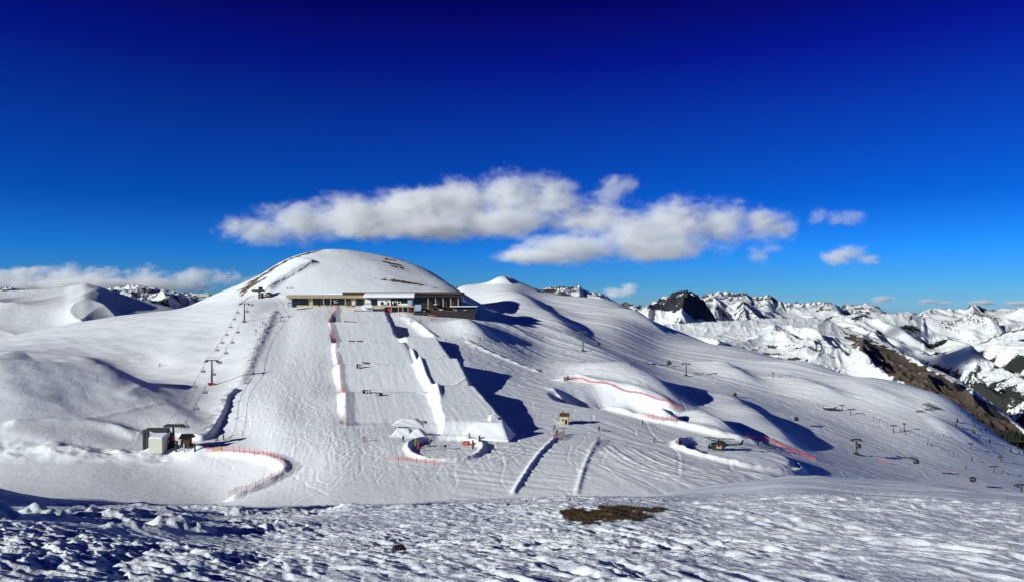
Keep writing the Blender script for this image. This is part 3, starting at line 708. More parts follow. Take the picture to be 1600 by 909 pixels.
# ------------------------------------------------------------------ clouds: real volumes
def cloud(name, D, blobs, dens, amp, nsc, depth, label, group=None, soft=.5, thin=1.0, step=.25):
    k = D / F
    cs = [(((x - CX) * k), D + dz * k, (HY - y) * k, rx * k, max(rx * .55, ry) * k * depth, ry * k) for x, y, rx, ry, dz in blobs]
    bm = bmesh.new()
    for c in cs:
        mtx = Matrix.Translation(c[:3]) @ Matrix.Diagonal((c[3] * 1.22, c[4] * 1.22, c[5] * 1.22, 1))
        bmesh.ops.create_icosphere(bm, subdivisions=3, radius=1, matrix=mtx)
    me = bpy.data.meshes.new(name); bm.to_mesh(me); bm.free()
    o = bpy.data.objects.new(name, me); col.objects.link(o)
    md = o.modifiers.new('union', 'REMESH'); md.mode = 'VOXEL'; md.voxel_size = min(c[5] for c in cs) * .22
    dg = bpy.context.evaluated_depsgraph_get(); m2 = bpy.data.meshes.new_from_object(o.evaluated_get(dg))
    o.modifiers.clear(); o.data = m2; m2.name = name
    m = bpy.data.materials.new(name + '_vapour'); m.use_nodes = True; nt = m.node_tree
    for n in list(nt.nodes):
        if n.type != 'OUTPUT_MATERIAL': nt.nodes.remove(n)
    out = nt.nodes['Material Output']; N = nt.nodes.new; L = nt.links.new
    tc = N('ShaderNodeTexCoord')
    nz = N('ShaderNodeTexNoise'); nz.inputs['Scale'].default_value = nsc / (100 * k); nz.inputs['Detail'].default_value = 7; nz.inputs['Roughness'].default_value = .62
    nz.inputs['Distortion'].default_value = .25
    sc_ = N('ShaderNodeMapping'); sc_.inputs['Scale'].default_value = (.75, .75, 1.25); sc_.inputs['Rotation'].default_value = (0, R(14), 0); L(tc.outputs['Object'], sc_.inputs['Vector'])
    L(sc_.outputs['Vector'], nz.inputs['Vector'])
    acc = None
    for c in cs:
        mp = N('ShaderNodeMapping'); mp.vector_type = 'TEXTURE'
        mp.inputs['Location'].default_value = c[:3]; mp.inputs['Scale'].default_value = c[3:]
        L(tc.outputs['Object'], mp.inputs['Vector'])
        ln = N('ShaderNodeVectorMath'); ln.operation = 'LENGTH'; L(mp.outputs['Vector'], ln.inputs[0])
        if acc is None: acc = ln.outputs['Value']
        else:
            mn = N('ShaderNodeMath'); mn.operation = 'SMOOTH_MIN'; mn.inputs[2].default_value = .18
            L(acc, mn.inputs[0]); L(ln.outputs['Value'], mn.inputs[1]); acc = mn.outputs[0]
    s1 = N('ShaderNodeMath'); s1.operation = 'SUBTRACT'; s1.inputs[0].default_value = 1.0; L(acc, s1.inputs[1])
    s2 = N('ShaderNodeMath'); s2.operation = 'MULTIPLY_ADD'; s2.inputs[1].default_value = amp; s2.inputs[2].default_value = -amp * .55; L(nz.outputs['Fac'], s2.inputs[0])
    nf = N('ShaderNodeTexNoise'); nf.inputs['Scale'].default_value = nsc * 3.7 / (100 * k); nf.inputs['Detail'].default_value = 6; nf.inputs['Roughness'].default_value = .7; nf.inputs['Distortion'].default_value = .6
    L(sc_.outputs['Vector'], nf.inputs['Vector'])
    s2b = N('ShaderNodeMath'); s2b.operation = 'MULTIPLY_ADD'; s2b.inputs[1].default_value = amp * .6; L(nf.outputs['Fac'], s2b.inputs[0]); L(s2.outputs[0], s2b.inputs[2])
    s2c = N('ShaderNodeMath'); s2c.operation = 'SUBTRACT'; s2c.inputs[1].default_value = amp * .30; L(s2b.outputs[0], s2c.inputs[0])
    s3 = N('ShaderNodeMath'); s3.operation = 'ADD'; L(s1.outputs[0], s3.inputs[0]); L(s2c.outputs[0], s3.inputs[1])
    mr = N('ShaderNodeMapRange'); mr.interpolation_type = 'SMOOTHSTEP'; mr.inputs['From Min'].default_value = 0; mr.inputs['From Max'].default_value = soft
    mr.inputs['To Max'].default_value = 1; mr.interpolation_type = 'LINEAR'
    L(s3.outputs[0], mr.inputs['Value'])
    sq = N('ShaderNodeMath'); sq.operation = 'POWER'; sq.inputs[1].default_value = 1.8; L(mr.outputs['Result'], sq.inputs[0])
    pw_ = N('ShaderNodeMath'); pw_.operation = 'MULTIPLY'; pw_.inputs[1].default_value = dens / k * thin * 1.5; L(sq.outputs[0], pw_.inputs[0])
    # nothing at the very skin of the body, so that its outline never cuts the vapour off
    pv = N('ShaderNodeVolumePrincipled'); pv.inputs['Color'].default_value = (.99, .992, .995, 1); pv.inputs['Anisotropy'].default_value = 0
    L(pw_.outputs[0], pv.inputs['Density'])
    L(pv.outputs['Volume'], out.inputs['Volume'])
    m.cycles.volume_step_rate = step
    m2.materials.clear(); m2.materials.append(m)
    return tag(o, label, 'cloud', group)

cloud('cloud', 3000, [(405,360,76,28,0),(470,347,95,38,5),(560,338,115,46,0),(650,327,110,52,-6),(725,316,95,54,6),(800,310,95,48,0),(862,310,62,40,0),(640,356,170,30,0),
                      (835,402,80,17,-20),(905,388,115,34,-15),(985,364,105,50,-10),(1055,346,78,48,-5),(1125,346,72,46,0),(1192,352,58,34,0),(925,348,95,38,0),(1020,388,120,26,0),(770,345,120,32,0)],
      .085, 1.7, 1.6, .8, 'huge white cumulus bank stretching above the snowy dome', soft=.8, step=.11)
cloud('cloud', 3300, [(958,300,36,28,0),(980,292,24,20,0)], .022, 2.0, 3, .9, 'thin wisp of cloud in the notch above the big cloud bank', soft=.5)
cloud('cloud', 4200, [(1310,404,36,15,0),(1330,397,32,19,0),(1352,405,32,13,0)], .05, 2.0, 3, .9, 'small grey-white cloud alone to the right of the big bank', soft=.5)
cloud('cloud', 3600, [(1183,396,26,19,0),(1205,388,28,13,0)], .02, 2.2, 4, .9, 'faint torn wisp just under the tip of the big cloud bank', soft=.5)
cloud('cloud', 3900, [(1278,338,20,17,0),(1318,342,44,15,0)], .018, 2.2, 4, .9, 'faint shredded streak above the small lone cloud', soft=.5)
cloud('cloud', 6500, [(968,457,30,13,0),(983,451,22,15,0)], .05, 1.8, 4, .9, 'little grey puff low over the notch beside the dark peak', soft=.5)
cloud('cloud', 15500, [(1380,467,24,6,0),(1372,470,16,4,0)], .09, 1.1, 7, .9, 'small flat grey cloud low over the far white peaks', 'flat grey clouds on the horizon', soft=.5)
cloud('cloud', 15500, [(1450,471,22,5,0),(1475,474,20,4,0)], .08, 1.1, 7, .9, 'pale low strip of cloud between two flat grey clouds', 'flat grey clouds on the horizon', soft=.5)
cloud('cloud', 15500, [(1535,473,32,5,0),(1588,474,30,5,0)], .09, 1.1, 7, .9, 'long flat grey cloud behind the pointed far peak', 'flat grey clouds on the horizon', soft=.5)
cloud('cloud', 9500, [(-120,440,100,24,0),(-20,437,80,24,0),(40,435,60,24,0),(100,432,60,25,4),(165,436,60,22,0),(225,434,58,23,0),(300,436,60,20,0),(352,437,42,19,0),(398,441,44,14,0),(150,446,260,16,0)],
      .10, 1.7, 2.6, .4, 'low grey cloud bank lying on the left horizon behind the white hill', soft=.6)
# ------------------------------------------------------------------ helpers for placing things
def at(px, py, D): return Vector(((px - CX) / F * D, D, (HY - py) / F * D))

class Local:
    """Boxes given as ranges of photo pixels at one depth, stored relative to a base point."""
    def __init__(s, root): s.r = root; s.o = Vector(root.location)
    def box(s, px0, px1, pt, pb, d0, d1, material, name, mb=None, bev=0, parent=None):
        a, b = at(px0, pt, d0), at(px1, pb, d0)
        m = mb or MB()
        m.box(((a.x + b.x) / 2 - s.o.x, (d0 + d1) / 2 - s.o.y, (a.z + b.z) / 2 - s.o.z), (abs(b.x - a.x), d1 - d0, abs(a.z - b.z)))
        return m if mb is not None else m.build(name, material, parent or s.r, bev=bev)

# ------------------------------------------------------------------ mountain restaurant
rt = thing('restaurant', 'long low mountain restaurant below the snowy dome, with a tall colonnaded right wing', 'restaurant', at(600, 479, 450))
L = Local(rt)
L.box(451, 571, 465.5, 482, 453, 466, M['wall'], 'wing_wall')
L.box(447, 573, 461.0, 465.8, 449.5, 468, M['beige'], 'wing_roof', bev=.1)
L.box(448, 535, 459.6, 460.8, 451, 468, M['snowroof'] if 'snowroof' in M else M['white'], 'roof_snow', bev=.2)
for a, b in ((456, 466), (467, 481), (489, 494), (495, 500), (501, 504), (506, 515.5), (517, 520), (528.5, 538)):
    f = L.box(a, b, 466.8, 476.2, 452.6, 452.98, M['brown'], 'window')
    L.box(a + .35, b - .35, 467.3, 475.8, 452.45, 452.58, M['glass'], 'pane', parent=f)
dpanel = L.box(520.5, 528, 466.8, 476, 452.55, 452.98, M['glass'], 'picture_panel')
mb = MB(); o = L.o                                            # white skier figure on the panel
c = at(524.2, 471, 452.4) - o
mb.ell((c.x - .6, c.y, c.z + .5), (.9, .05, .45)); mb.ell((c.x + .5, c.y, c.z - .4), (1.0, .05, .4)); mb.box((c.x, c.y, c.z - .9), (2.2, .08, .16)); mb.ell((c.x + .9, c.y, c.z + 1.0), (.35, .05, .35))
mb.build('painted_skier', M['white'], dpanel)
L.box(540, 547, 467.0, 477, 452.5, 452.98, M['brown'], 'door')
L.box(548.5, 555, 467.5, 476.5, 452.4, 452.98, M['concrete'], 'door_panel')
f = L.box(557, 568, 466.8, 477, 452.6, 452.98, M['brown'], 'window'); L.box(557.4, 567.6, 467.4, 476.4, 452.45, 452.58, M['glass'], 'pane', parent=f)
for p in (487, 505, 516.2, 539): L.box(p, p + 1.0, 465.8, 480, 450.4, 450.9, M['wall'], 'pillar')
# set-back upper storey
L.box(537, 720, 459.8, 470, 459, 476, M['wall'], 'upper_wall')
L.box(535, 722, 456.2, 459.6, 456, 480, M['brown'], 'upper_roof', bev=.08)
f = L.box(552, 568, 460.4, 462.6, 458.6, 458.97, M['brown'], 'window'); L.box(552.5, 567.5, 460.7, 462.3, 458.5, 458.58, M['glass'], 'pane', parent=f)
# middle block with the white snow-laden roof
L.box(570, 647, 465.2, 492, 446, 458.9, M['wall'], 'middle_wall')
a, b = at(568.5, 465, 444), at(648, 465, 444)
rs = MB().prism([(443.2 - o.y, a.z - o.z), (443.0 - o.y, a.z - o.z + 1.1), (444.5 - o.y, a.z - o.z + 2.2), (448 - o.y, a.z - o.z + 3.0), (458.8 - o.y, a.z - o.z + 3.1), (458.8 - o.y, a.z - o.z)], 'x', a.x - o.x, b.x - o.x)
rs.build('snow_covered_roof', M['snowroof'], rt, bev=.35)
L.box(568.5, 648, 465.05, 466.2, 443.6, 446, M['brown'], 'eaves')
L.box(590, 610.5, 466.5, 477.0, 445.6, 445.96, M['white'], 'mural_board')
mp = L.box(611.2, 645, 466.5, 477.0, 445.6, 445.96, M['black'], 'mural_board')
mb = MB()
for px, py, w_, h_, rz in ((597, 473.6, 1.5, 1.7, 0), (604, 470, .8, .6, 0), (606.5, 474, 1.1, 1.5, 0), (602, 475.8, 3.0, .35, 0)):
    c = at(px, py, 445.5) - o; mb.ell((c.x, c.y, c.z), (w_ * .6, .05, h_ * .6))
mb.build('mural_figures', M['black'], rt)
mb = MB()
for k, (px, py, w_, h_) in enumerate(((614, 472.5, .5, 1.6), (617.5, 471.0, .35, .9), (621, 472, .5, 1.5), (624.5, 471.6, .9, .22), (626, 473, .35, 1.2), (632, 475.5, 6.5, .9), (640, 474.5, 1.6, 1.5))):
    c = at(px, py, 445.5) - o; mb.ell((c.x, c.y, c.z), (w_ * .7, .05, h_ * .7))
mb.build('mural_figures', M['white'], mp)
f = L.box(637, 644.4, 467.3, 476.2, 445.4, 445.58, M['wall'], 'window'); L.box(637.4, 644, 467.8, 475.8, 445.3, 445.39, M['blue'], 'pane', parent=f)
L.box(571.5, 579.5, 468, 473.5, 445.6, 445.98, M['white'], 'sign_board')
f = L.box(580.5, 588.8, 467.5, 476.5, 445.6, 445.98, M['brown'], 'window'); L.box(581, 588.3, 468, 476, 445.5, 445.58, M['glass'], 'pane', parent=f)
L.box(600, 648, 477.4, 479.4, 441.5, 445.9, M['wall'], 'balcony', bev=.05)
L.box(600, 648, 480, 490, 443.5, 445.95, M['glass'], 'lower_front')
for p in (611, 622, 629, 637, 647): L.box(p, p + .9, 479.5, 491, 441.8, 442.3, M['wall'], 'pillar')
for p0, p1 in ((606, 610.5), (625.5, 628.5), (640, 644)): L.box(p0, p1, 480.5, 487, 443.0, 443.4, M['red'], 'red_door')
# right wing with tall windows and pale columns
L.box(648, 718, 464.2, 494, 448, 460, M['brown'], 'hall_wall')
L.box(646, 721, 461.2, 464.0, 443.5, 464, M['steel_dark'], 'hall_roof', bev=.08)
for k, p in enumerate((649, 657.5, 669.5, 681.2, 693, 704.8)):
    f = L.box(p, p + (8 if k == 0 else 10.5), 464.6, 478.8, 447.6, 447.98, M['brown'], 'window')
    L.box(p + .5, p + (7.5 if k == 0 else 10), 465.2, 478.2, 447.45, 447.58, M['glassbrown'], 'pane', parent=f)
for p in (668.2, 679.9, 691.7, 703.5, 715.2): L.box(p, p + 1.25, 464.1, 480, 445.2, 446, M['wall'], 'column')
L.box(646, 742, 487.5, 500, 436, 447.5, M['steel_dark'], 'terrace')
L.box(716, 744, 478.5, 488, 444, 456, M['steel_dark'], 'terrace_annex'); L.box(703, 746, 477.8, 479.2, 442, 457, M['snowroof'], 'annex_snow', bev=.15)
for k in range(9):
    p = 655 + k * 9.8; L.box(p, p + .5, 484.6, 488, 436.05, 436.3, M['steel_dark'], 'railing_post')
L.box(654, 741, 484.2, 484.7, 436.0, 436.35, M['steel_dark'], 'handrail')

bd = thing('billboard', 'pale blue board standing at the left end of the restaurant terrace', 'board', at(653, 489, 438)); Lb = Local(bd)
Lb.box(648.5, 658, 475.5, 485.5, 438, 438.3, M['blue'], 'panel', bev=.03); Lb.box(649.5, 650.2, 485.5, 492, 438.02, 438.25, M['steel_dark'], 'leg'); Lb.box(656.2, 656.9, 485.5, 492, 438.02, 438.25, M['steel_dark'], 'leg')

# terrace parasols, each with a cap of snow
def parasol(px, py, D, w_, label):
    g = at(px, py, D)
    t = thing('parasol', label, 'parasol', (g.x, g.y, g.z - 2.2), 0, 'snow-capped parasols on the restaurant terrace')
    MB().tube([(0, 0, 0), (0, 0, 2.3)], .06).build('pole', M['steel_dark'], t)
    h = w_ / 2; MB().add([(-h, -h, 2.1), (h, -h, 2.1), (h, h, 2.1), (-h, h, 2.1), (0, 0, 2.75), (-h, -h, 1.95), (h, -h, 1.95), (h, h, 1.95), (-h, h, 1.95)],
        [(0, 1, 4), (1, 2, 4), (2, 3, 4), (3, 0, 4), (5, 6, 1, 0), (6, 7, 2, 1), (7, 8, 3, 2), (8, 5, 0, 3), (8, 7, 6, 5)]).build('canopy', M['black'], t)
    MB().ell((0.2, .2, 2.5), (h * .75, h * .75, .32)).build('snow_cap', M['snowroof'], t, True)
    MB().box((0, 0, .72), (1.6, .9, .06)).build('table', M['brown'], t)
    return t
for a in ((668, 482, 441, 3.6, 'dark parasol with snow cap on terrace, beside the blue board'), (681, 476.5, 446, 4.4, 'high dark parasol with wide snow cap in front of the tall windows'),
          (690, 484.5, 440, 4.4, 'low dark parasol with snow cap in the middle of the terrace'), (713, 485.5, 440, 3.8, 'dark parasol with snow cap second from the terrace right end'),
          (727, 485.5, 440, 4.2, 'dark parasol with snow cap at the terrace right end'), (663, 487, 438, 2.6, 'small dark parasol at the terrace left corner')): parasol(*a)
lp = thing('lamp_post', 'thin dark lamp post on the snow beyond the terrace right end', 'lamp post', at(748.3, 493, 446))
MB().tube([(0, 0, -1), (0, 0, 4.9)], [.12, .09]).build('pole', M['steel_dark'], lp); MB().box((-.5, 0, 4.95), (1.6, .4, .18)).build('lamp_head', M['steel_dark'], lp)
tn = thing('tent', 'white party tent in front of the restaurant, behind a wooden railing', 'tent', at(574, 485, 441)); g = .382
mb = MB(); mb.add([(-3.6, -2, 2.1), (3.6, -2, 2.1), (3.6, 2, 2.1), (-3.6, 2, 2.1), (-2.6, 0, 3.4), (2.6, 0, 3.4), (-3.6, -2, 1.9), (3.6, -2, 1.9), (3.6, 2, 1.9), (-3.6, 2, 1.9)],
   [(0, 1, 5, 4), (1, 2, 5), (2, 3, 4, 5), (3, 0, 4), (6, 7, 1, 0), (7, 8, 2, 1), (8, 9, 3, 2), (9, 6, 0, 3)]).build('canopy', M['snowroof'], tn)
for x in (-3.5, 3.5):
    for y in (-1.9, 1.9): MB().tube([(x, y, -.8), (x, y, 2)], .06).build('pole', M['white'], tn)
MB().box((0, 1.9, .6), (6.8, .05, 2.2)).build('back_wall', M['white'], tn)
rl = thing('railing', 'wooden railing with bar tables in front of the white tent', 'railing', at(568, 487, 437))
for k in range(12): MB().box((-5.4 + k * .98, 0, .1), (.16, .16, 2.4)).build('post', M['brown'], rl)
MB().box((0, -.12, 1.15), (11.2, .08, .16)).build('rail', M['brown'], rl); MB().box((0, -.12, .55), (11.2, .08, .12)).build('rail', M['brown'], rl)
bt = thing('bar_counter', 'dark bar counter with stools right of the white tent', 'bar', at(593, 487, 438))
MB().box((0, 0, .5), (7.5, 1.2, 2.2)).build('counter', M['steel_dark'], bt, bev=.05); MB().box((0, -.1, 1.66), (7.9, 1.6, .1)).build('counter_top', M['brown'], bt)
for k in range(5): MB().tube([(-3 + k * 1.5, -1.2, -.6), (-3 + k * 1.5, -1.2, .7), (-3 + k * 1.5, -1.2, .75)], [.06, .06, .2]).build('stool', M['brown'], bt)
ks = thing('kiosk', 'small blue-grey kiosk with dark side at the restaurant left end', 'kiosk', at(457, 478, 443))
MB().box((-1.3, 0, .6), (2.8, 2.6, 2.6)).build('wall', M['blue'], ks, bev=.05); MB().box((1.2, 0, .5), (1.9, 2.4, 2.4)).build('side_store', M['black'], ks, bev=.05); MB().box((0, 0, 1.98), (5.2, 3.0, .16)).build('roof', M['steel_dark'], ks)

# ------------------------------------------------------------------ chairlift
g0 = hit(247, 702)
st = thing('chairlift_station', 'dark steel chairlift bottom station with a pale rendered machine block', 'lift station', g0)
D = g0.y; Ls = Local(st); bk = M['steel_dark']
blk = Ls.box(232, 253, 684.8, 708, D - 3, D + 2, M['concrete'], 'machine_block', bev=.04)
mb = MB(); a, b = at(232, 684.8, D - 3) - g0, at(253, 684.8, D - 3) - g0
mb.prism([(-3, a.z), (-3, a.z + .35), (2, a.z + 1.3), (2, a.z)], 'x', a.x, b.x).build('block_snow', M['snowroof'], st, bev=.1)
for p0, p1, pt, pb in ((222.6, 226.3, 671.5, 702), (228.4, 231.4, 669, 702)): Ls.box(p0, p1, pt, pb, D + 1.0, D + 1.8, bk, 'portal_column', bev=.04)
Ls.box(222.6, 231.4, 671.2, 674.2, D + .9, D + 1.9, bk, 'portal_beam'); Ls.box(228.2, 262, 668.8, 673.5, D + .8, D + 2.2, bk, 'main_girder', bev=.05)
Ls.box(240, 262, 673.5, 680.5, D + .6, D + 2.6, bk, 'drive_housing', bev=.1); Ls.box(246, 268, 676, 683, D + 2.7, D + 4.4, M['black'], 'gearbox', bev=.15)
mb = MB(); c = at(257, 681, D + 3) - g0; mb.tube([c, c + Vector((0, 0, -.35))], 2.1, 20); mb.build('bullwheel', M['steel_dark'], st)
m0, m1, m2 = at(270.5, 664, D + 2) - g0, at(271.5, 686, D + 2) - g0, at(276, 703, D + 2) - g0
MB().tube([m0, m1, m2], [.3, .34, .5], 8).build('mast', bk, st)
mb = MB(); Ls.box(255, 286, 664.3, 667.2, D + 1.5, D + 3.2, bk, 'x', mb); Ls.box(259, 284, 662.5, 664.3, D + 1.8, D + 2.8, bk, 'x', mb); mb.build('crossarm', bk, st, bev=.04)
for p in (258, 283):
    s_ = MB()
    for k in range(4):
        c = at(p, 668, D + 1.2 + k * .7) - g0; s_.tube([c + Vector((-.08, 0, 0)), c + Vector((.08, 0, 0))], .28, 10)
    s_.build('sheave_train', M['steel'], st)
Ls.box(271.6, 281, 661.7, 662.5, D + 1.9, D + 2.6, M['tan'], 'catwalk')
Ls.box(254.5, 266, 685, 704, D + .5, D + 3.5, M['black'], 'engine_cabin', bev=.1); Ls.box(257, 265, 687, 691.5, D + .3, D + .48, M['steel'], 'cabin_window')
Ls.box(266, 273, 690, 703, D + .8, D + 3, M['black'], 'control_cabinet', bev=.06)
Ls.box(268.6, 271, 680.5, 684, D + .2, D + .4, M['red'], 'warning_sign'); Ls.box(268.2, 272.4, 684.5, 688, D + .2, D + .4, M['red'], 'warning_sign')
MB().tube([at(231, 670, D + 1.4) - g0, at(258, 682, D + 1.4) - g0], .22, 6).build('brace', bk, st)
g1 = hit(289, 698); hu = thing('operator_hut', 'small orange timber operator hut under a dark roof beside the chairlift station', 'hut', g1); Lh = Local(hu); D1 = g1.y
Lh.box(282, 294.5, 684.5, 696, D1, D1 + 2.4, M['orange'], 'wall', bev=.03); Lh.box(288.5, 294.6, 685, 695.5, D1 - .06, D1 - .005, M['brown'], 'door')
f = Lh.box(283, 287.3, 685.8, 689.5, D1 - .08, D1 - .01, M['wall'], 'window'); Lh.box(283.3, 287, 686.1, 689.2, D1 - .12, D1 - .085, M['glass'], 'pane', parent=f)
Lh.box(280, 296, 695.8, 698.5, D1 - 1, D1 + 2.8, M['brown'], 'platform')
a, b = at(279.3, 684.4, D1 - .6) - g1, at(297, 684.4, D1 - .6) - g1
MB().prism([(-.9, a.z), (1.2, a.z + 1.1), (3.2, a.z), (3.2, a.z - .15), (-.9, a.z - .15)], 'x', a.x, b.x).build('roof', M['black'], hu)
for p, h_, lab in ((275, 2.6, 'dark gate post left of the lift queue, nearest the machine block'), (287.6, 2.2, 'blue-grey gate post in front of the orange operator hut'), (304.5, 2.2, 'dark gate post right of the chairlift queue')):
    gg = hit(p, 705); gt = thing('gate_post', lab, 'post', gg); MB().box((0, 0, h_ / 2 - .3), (.35, .35, h_ + .6)).build('post', M['steel_dark'] if p != 287.6 else M['blue'], gt, bev=.03); MB().box((0, 0, h_ + .12), (.5, .5, .22)).build('cap', M['steel'], gt)
gb = hit(296, 706); qb = thing('queue_barrier', 'low white queue barriers between the two gate posts at the lift', 'barrier', gb)
for k in range(4):
    x = -1.3 + k * .9; MB().tube([(x, -.6, -.3), (x, -.6, 1.0), (x, .8, 1.0), (x, .8, -.3)], .06, 6).build('hoop', M['white'], qb)
sg = hit(330, 694); sb = thing('banner_board', 'low white board lying on the snow beside the lift entrance', 'board', sg)
MB().box((0, 0, .35), (1.3, .12, .7)).build('panel', M['white'], sb, bev=.02); MB().box((0, .25, .15), (.1, .5, .4)).build('foot', M['steel_dark'], sb)
sg = hit(342, 703); sb = thing('barrier_mat', 'yellowish padded mat at the end of the pink net by the lift', 'mat', sg)
MB().box((0, 0, .4), (1.6, .45, .9)).build('pad', M['yellow'], sb, bev=.1); MB().tube([(.9, 0, -.3), (.9, 0, 1.3)], .05).build('post', M['post'], sb)

def pylon(px, pb, ptop, halfpx, label, name='lift_pylon', cat='lift pylon', group=None, dmin=125, thick=.34, single=False, dirv=None):
    gpt = hit(px, pb, dmin); h = (pb - ptop) / F * gpt.y; hw = halfpx / F * gpt.y
    t = thing(name, label, cat, gpt, 0, group)
    MB().box((0, 0, .1), (1.7, 1.7, 1.2)).build('footing', M['steel_dark'], t, bev=.08)
    MB().tube([(0, 0, -.5), (0, 0, h)], [thick * 1.25, thick * .8], 10).build('mast', M['pylon'], t)
    ca = MB(); ca.box((0, 0, h + .1), (hw * 2, .45, .4)); ca.build('crossarm', M['steel_dark'], t, bev=.04)
    for s in (-1, 1):
        sh = MB(); sh.box((s * hw * .93, 0, h - .22), (.16, 3.0, .22))
        for k in range(6): sh.tube([(s * hw * .93 - .14, -1.3 + k * .52, h - .42), (s * hw * .93 + .14, -1.3 + k * .52, h - .42)], .22, 10)
        sh.build('sheave_train', M['steel_dark'], t)
    cw = MB(); 
    for y in (-.55, .55):
        cw.tube([(-hw * .95, y, h + 1.25), (hw * .95, y, h + 1.25)], .06)
        for k in range(5): cw.tube([(-hw * .95 + k * hw * .475, y, h + .3), (-hw * .95 + k * hw * .475, y, h + 1.25)], .05)
    cw.build('catwalk', M['steel'], t)
    ld = MB(); ld.tube([(.3, -thick - .1, 0), (.3, -thick - .05, h)], .035); ld.tube([(-.05, -thick - .1, 0), (-.05, -thick - .05, h)], .035)
    for k in range(int(h / .5)): ld.tube([(-.05, -thick - .08, k * .5), (.3, -thick - .08, k * .5)], .025, 4)
    ld.build('ladder', M['steel'], t)
    t['_h'] = h; t['_hw'] = hw * .93
    return t
M['pylon'] = M['steel_dark']
P1 = pylon(331, 601, 563, 9.5, 'tall dark chairlift pylon halfway up the left line, red pads at its foot'); 
for s in (-1, 1): MB().box((s * .9, -.6, .5), (.9, .5, 1.1)).build('crash_pad', M['red'], P1, bev=.1)
P2 = pylon(382, 503, 474.5, 7.5, 'chairlift pylon high on the left slope, just under the top station', dmin=300)
gtop = hit(405, 466, 380)
TS = thing('chairlift_top_station', 'small dark chairlift top station at the foot of the dome, left of the restaurant', 'lift station', gtop)
sc = gtop.y / F
MB().tube([(0, 0, -.5), (0, 0, 4.6)], [.7, .55], 8).build('column', bk, TS)
MB().box((-1.0, 1, 5.0), (8 * sc * 2.2, 3.4, 1.3)).build('deck', bk, TS, bev=.1); MB().box((.6, 1, 6.4), (2.2, 2.4, 1.9)).build('drive_housing', M['black'], TS, bev=.2)
MB().tube([(-1, 1, 4.3), (-1, 1, 4.0)], 1.9, 18).build('bullwheel', M['steel'], TS); MB().box((1.7, .5, 1.8), (1.3, 2, 3.6)).build('stair_tower', M['black'], TS)
rlb = MB()
for x in (-4, -2.9, -1.8): rlb.tube([(x, -.5, 5.6), (x, -.5, 6.7)], .06)
rlb.tube([(-4, -.5, 6.7), (-1.8, -.5, 6.7)], .06); rlb.build('railing', M['steel'], TS)
g2 = hit(420, 463.5, 440); h2 = thing('ski_patrol_hut', 'tiny brown hut between the chairlift top station and the restaurant', 'hut', g2)
MB().box((0, 0, 1.0), (3.2, 2.4, 2.8)).build('wall', M['brown'], h2, bev=.04); MB().prism([(-1.9, 2.4), (0, 3.1), (1.9, 2.4)], 'y', -1.4, 1.4).build('roof', M['black'], h2); MB().box((-.5, -1.23, 1.2), (.9, .06, 1.0)).build('window', M['wall'], h2)

def sag(a, b, s=.02, n=10):
    a, b = Vector(a), Vector(b); L_ = (b - a).length
    return [a.lerp(b, k / n) - Vector((0, 0, 4 * s * L_ * (k / n) * (1 - k / n))) for k in range(n + 1)]
def ptop(P, s): return Vector(P.location) + Vector((s * P['_hw'], 0, P['_h'] - .15))
lines = {}
for s in (-1, 1):
    a = at(257.5 if s < 0 else 284.5, 667, g0.y + 2.4)
    e = Vector(gtop) + Vector((-1 + s * 1.9, 1, 4.2))
    lines[s] = sag(a, ptop(P1, s), .012) + sag(ptop(P1, s), ptop(P2, s), .018)[1:] + sag(ptop(P2, s), e, .008)[1:]
mb = MB(); mb.tube(lines[-1], .045, 5); mb.tube(lines[1], .045, 5)
cb = mb.build('chairlift_cable', M['cable'])
cb.location = (0, 0, 0); tag(cb, 'steel hauling cable of the chairlift strung over the left slope', 'cable')

def chair_proto():
    t = thing('lift_chair', 'x', 'lift chair', (0, 0, 0))
    MB().tube([(0, 0, 0), (0, .05, -.5), (0, .35, -1.0), (0, .35, -1.6)], .075, 6).build('hanger', M['steel_dark'], t)
    MB().box((0, 0, .0), (.18, .5, .2)).build('grip', M['steel'], t)
    f = MB()
    for s in (-1, 1): f.tube([(s * .78, .35, -1.55), (s * .8, .25, -2.25), (s * .8, -.35, -2.3), (s * .8, -.3, -2.05)], .055, 6)
    f.tube([(-.78, .35, -1.55), (.78, .35, -1.55)], .06, 6); f.build('frame', M['steel_dark'], t)
    bkp = MB().box((0, .33, -2.0), (1.5, .07, .6)).build('backrest', M['chairback'], t, bev=.03)
    MB().box((0, .06, -2.32), (1.5, .42, .08)).build('seat', M['steel_dark'], t, bev=.03)
    MB().tube([(-.85, -.35, -2.35), (-.85, -.5, -2.75), (.85, -.5, -2.75), (.85, -.35, -2.35)], .03, 5).build('footrest', M['steel'], t)
    return t
def cable_at(line, py, drop):
    best = None
    for i in range(len(line) - 1):
        for k in range(12):
            p = line[i].lerp(line[i + 1], k / 12); y = HY - F * (p.z - drop) / p.y
            if best is None or abs(y - py) < best[0]: best = (abs(y - py), p, line[i + 1] - line[i])
    return best[1], best[2]
proto = chair_proto(); first = True
LC = [488, 499, 511, 523, 535, 547, 580, 605, 630]; RC = [487, 519, 535, 552, 566, 585, 613, 639, 667]; RC2 = [476.5]
nth = ['lowest', 'second', 'third', 'fourth', 'fifth', 'sixth', 'seventh', 'eighth', 'ninth', 'topmost']
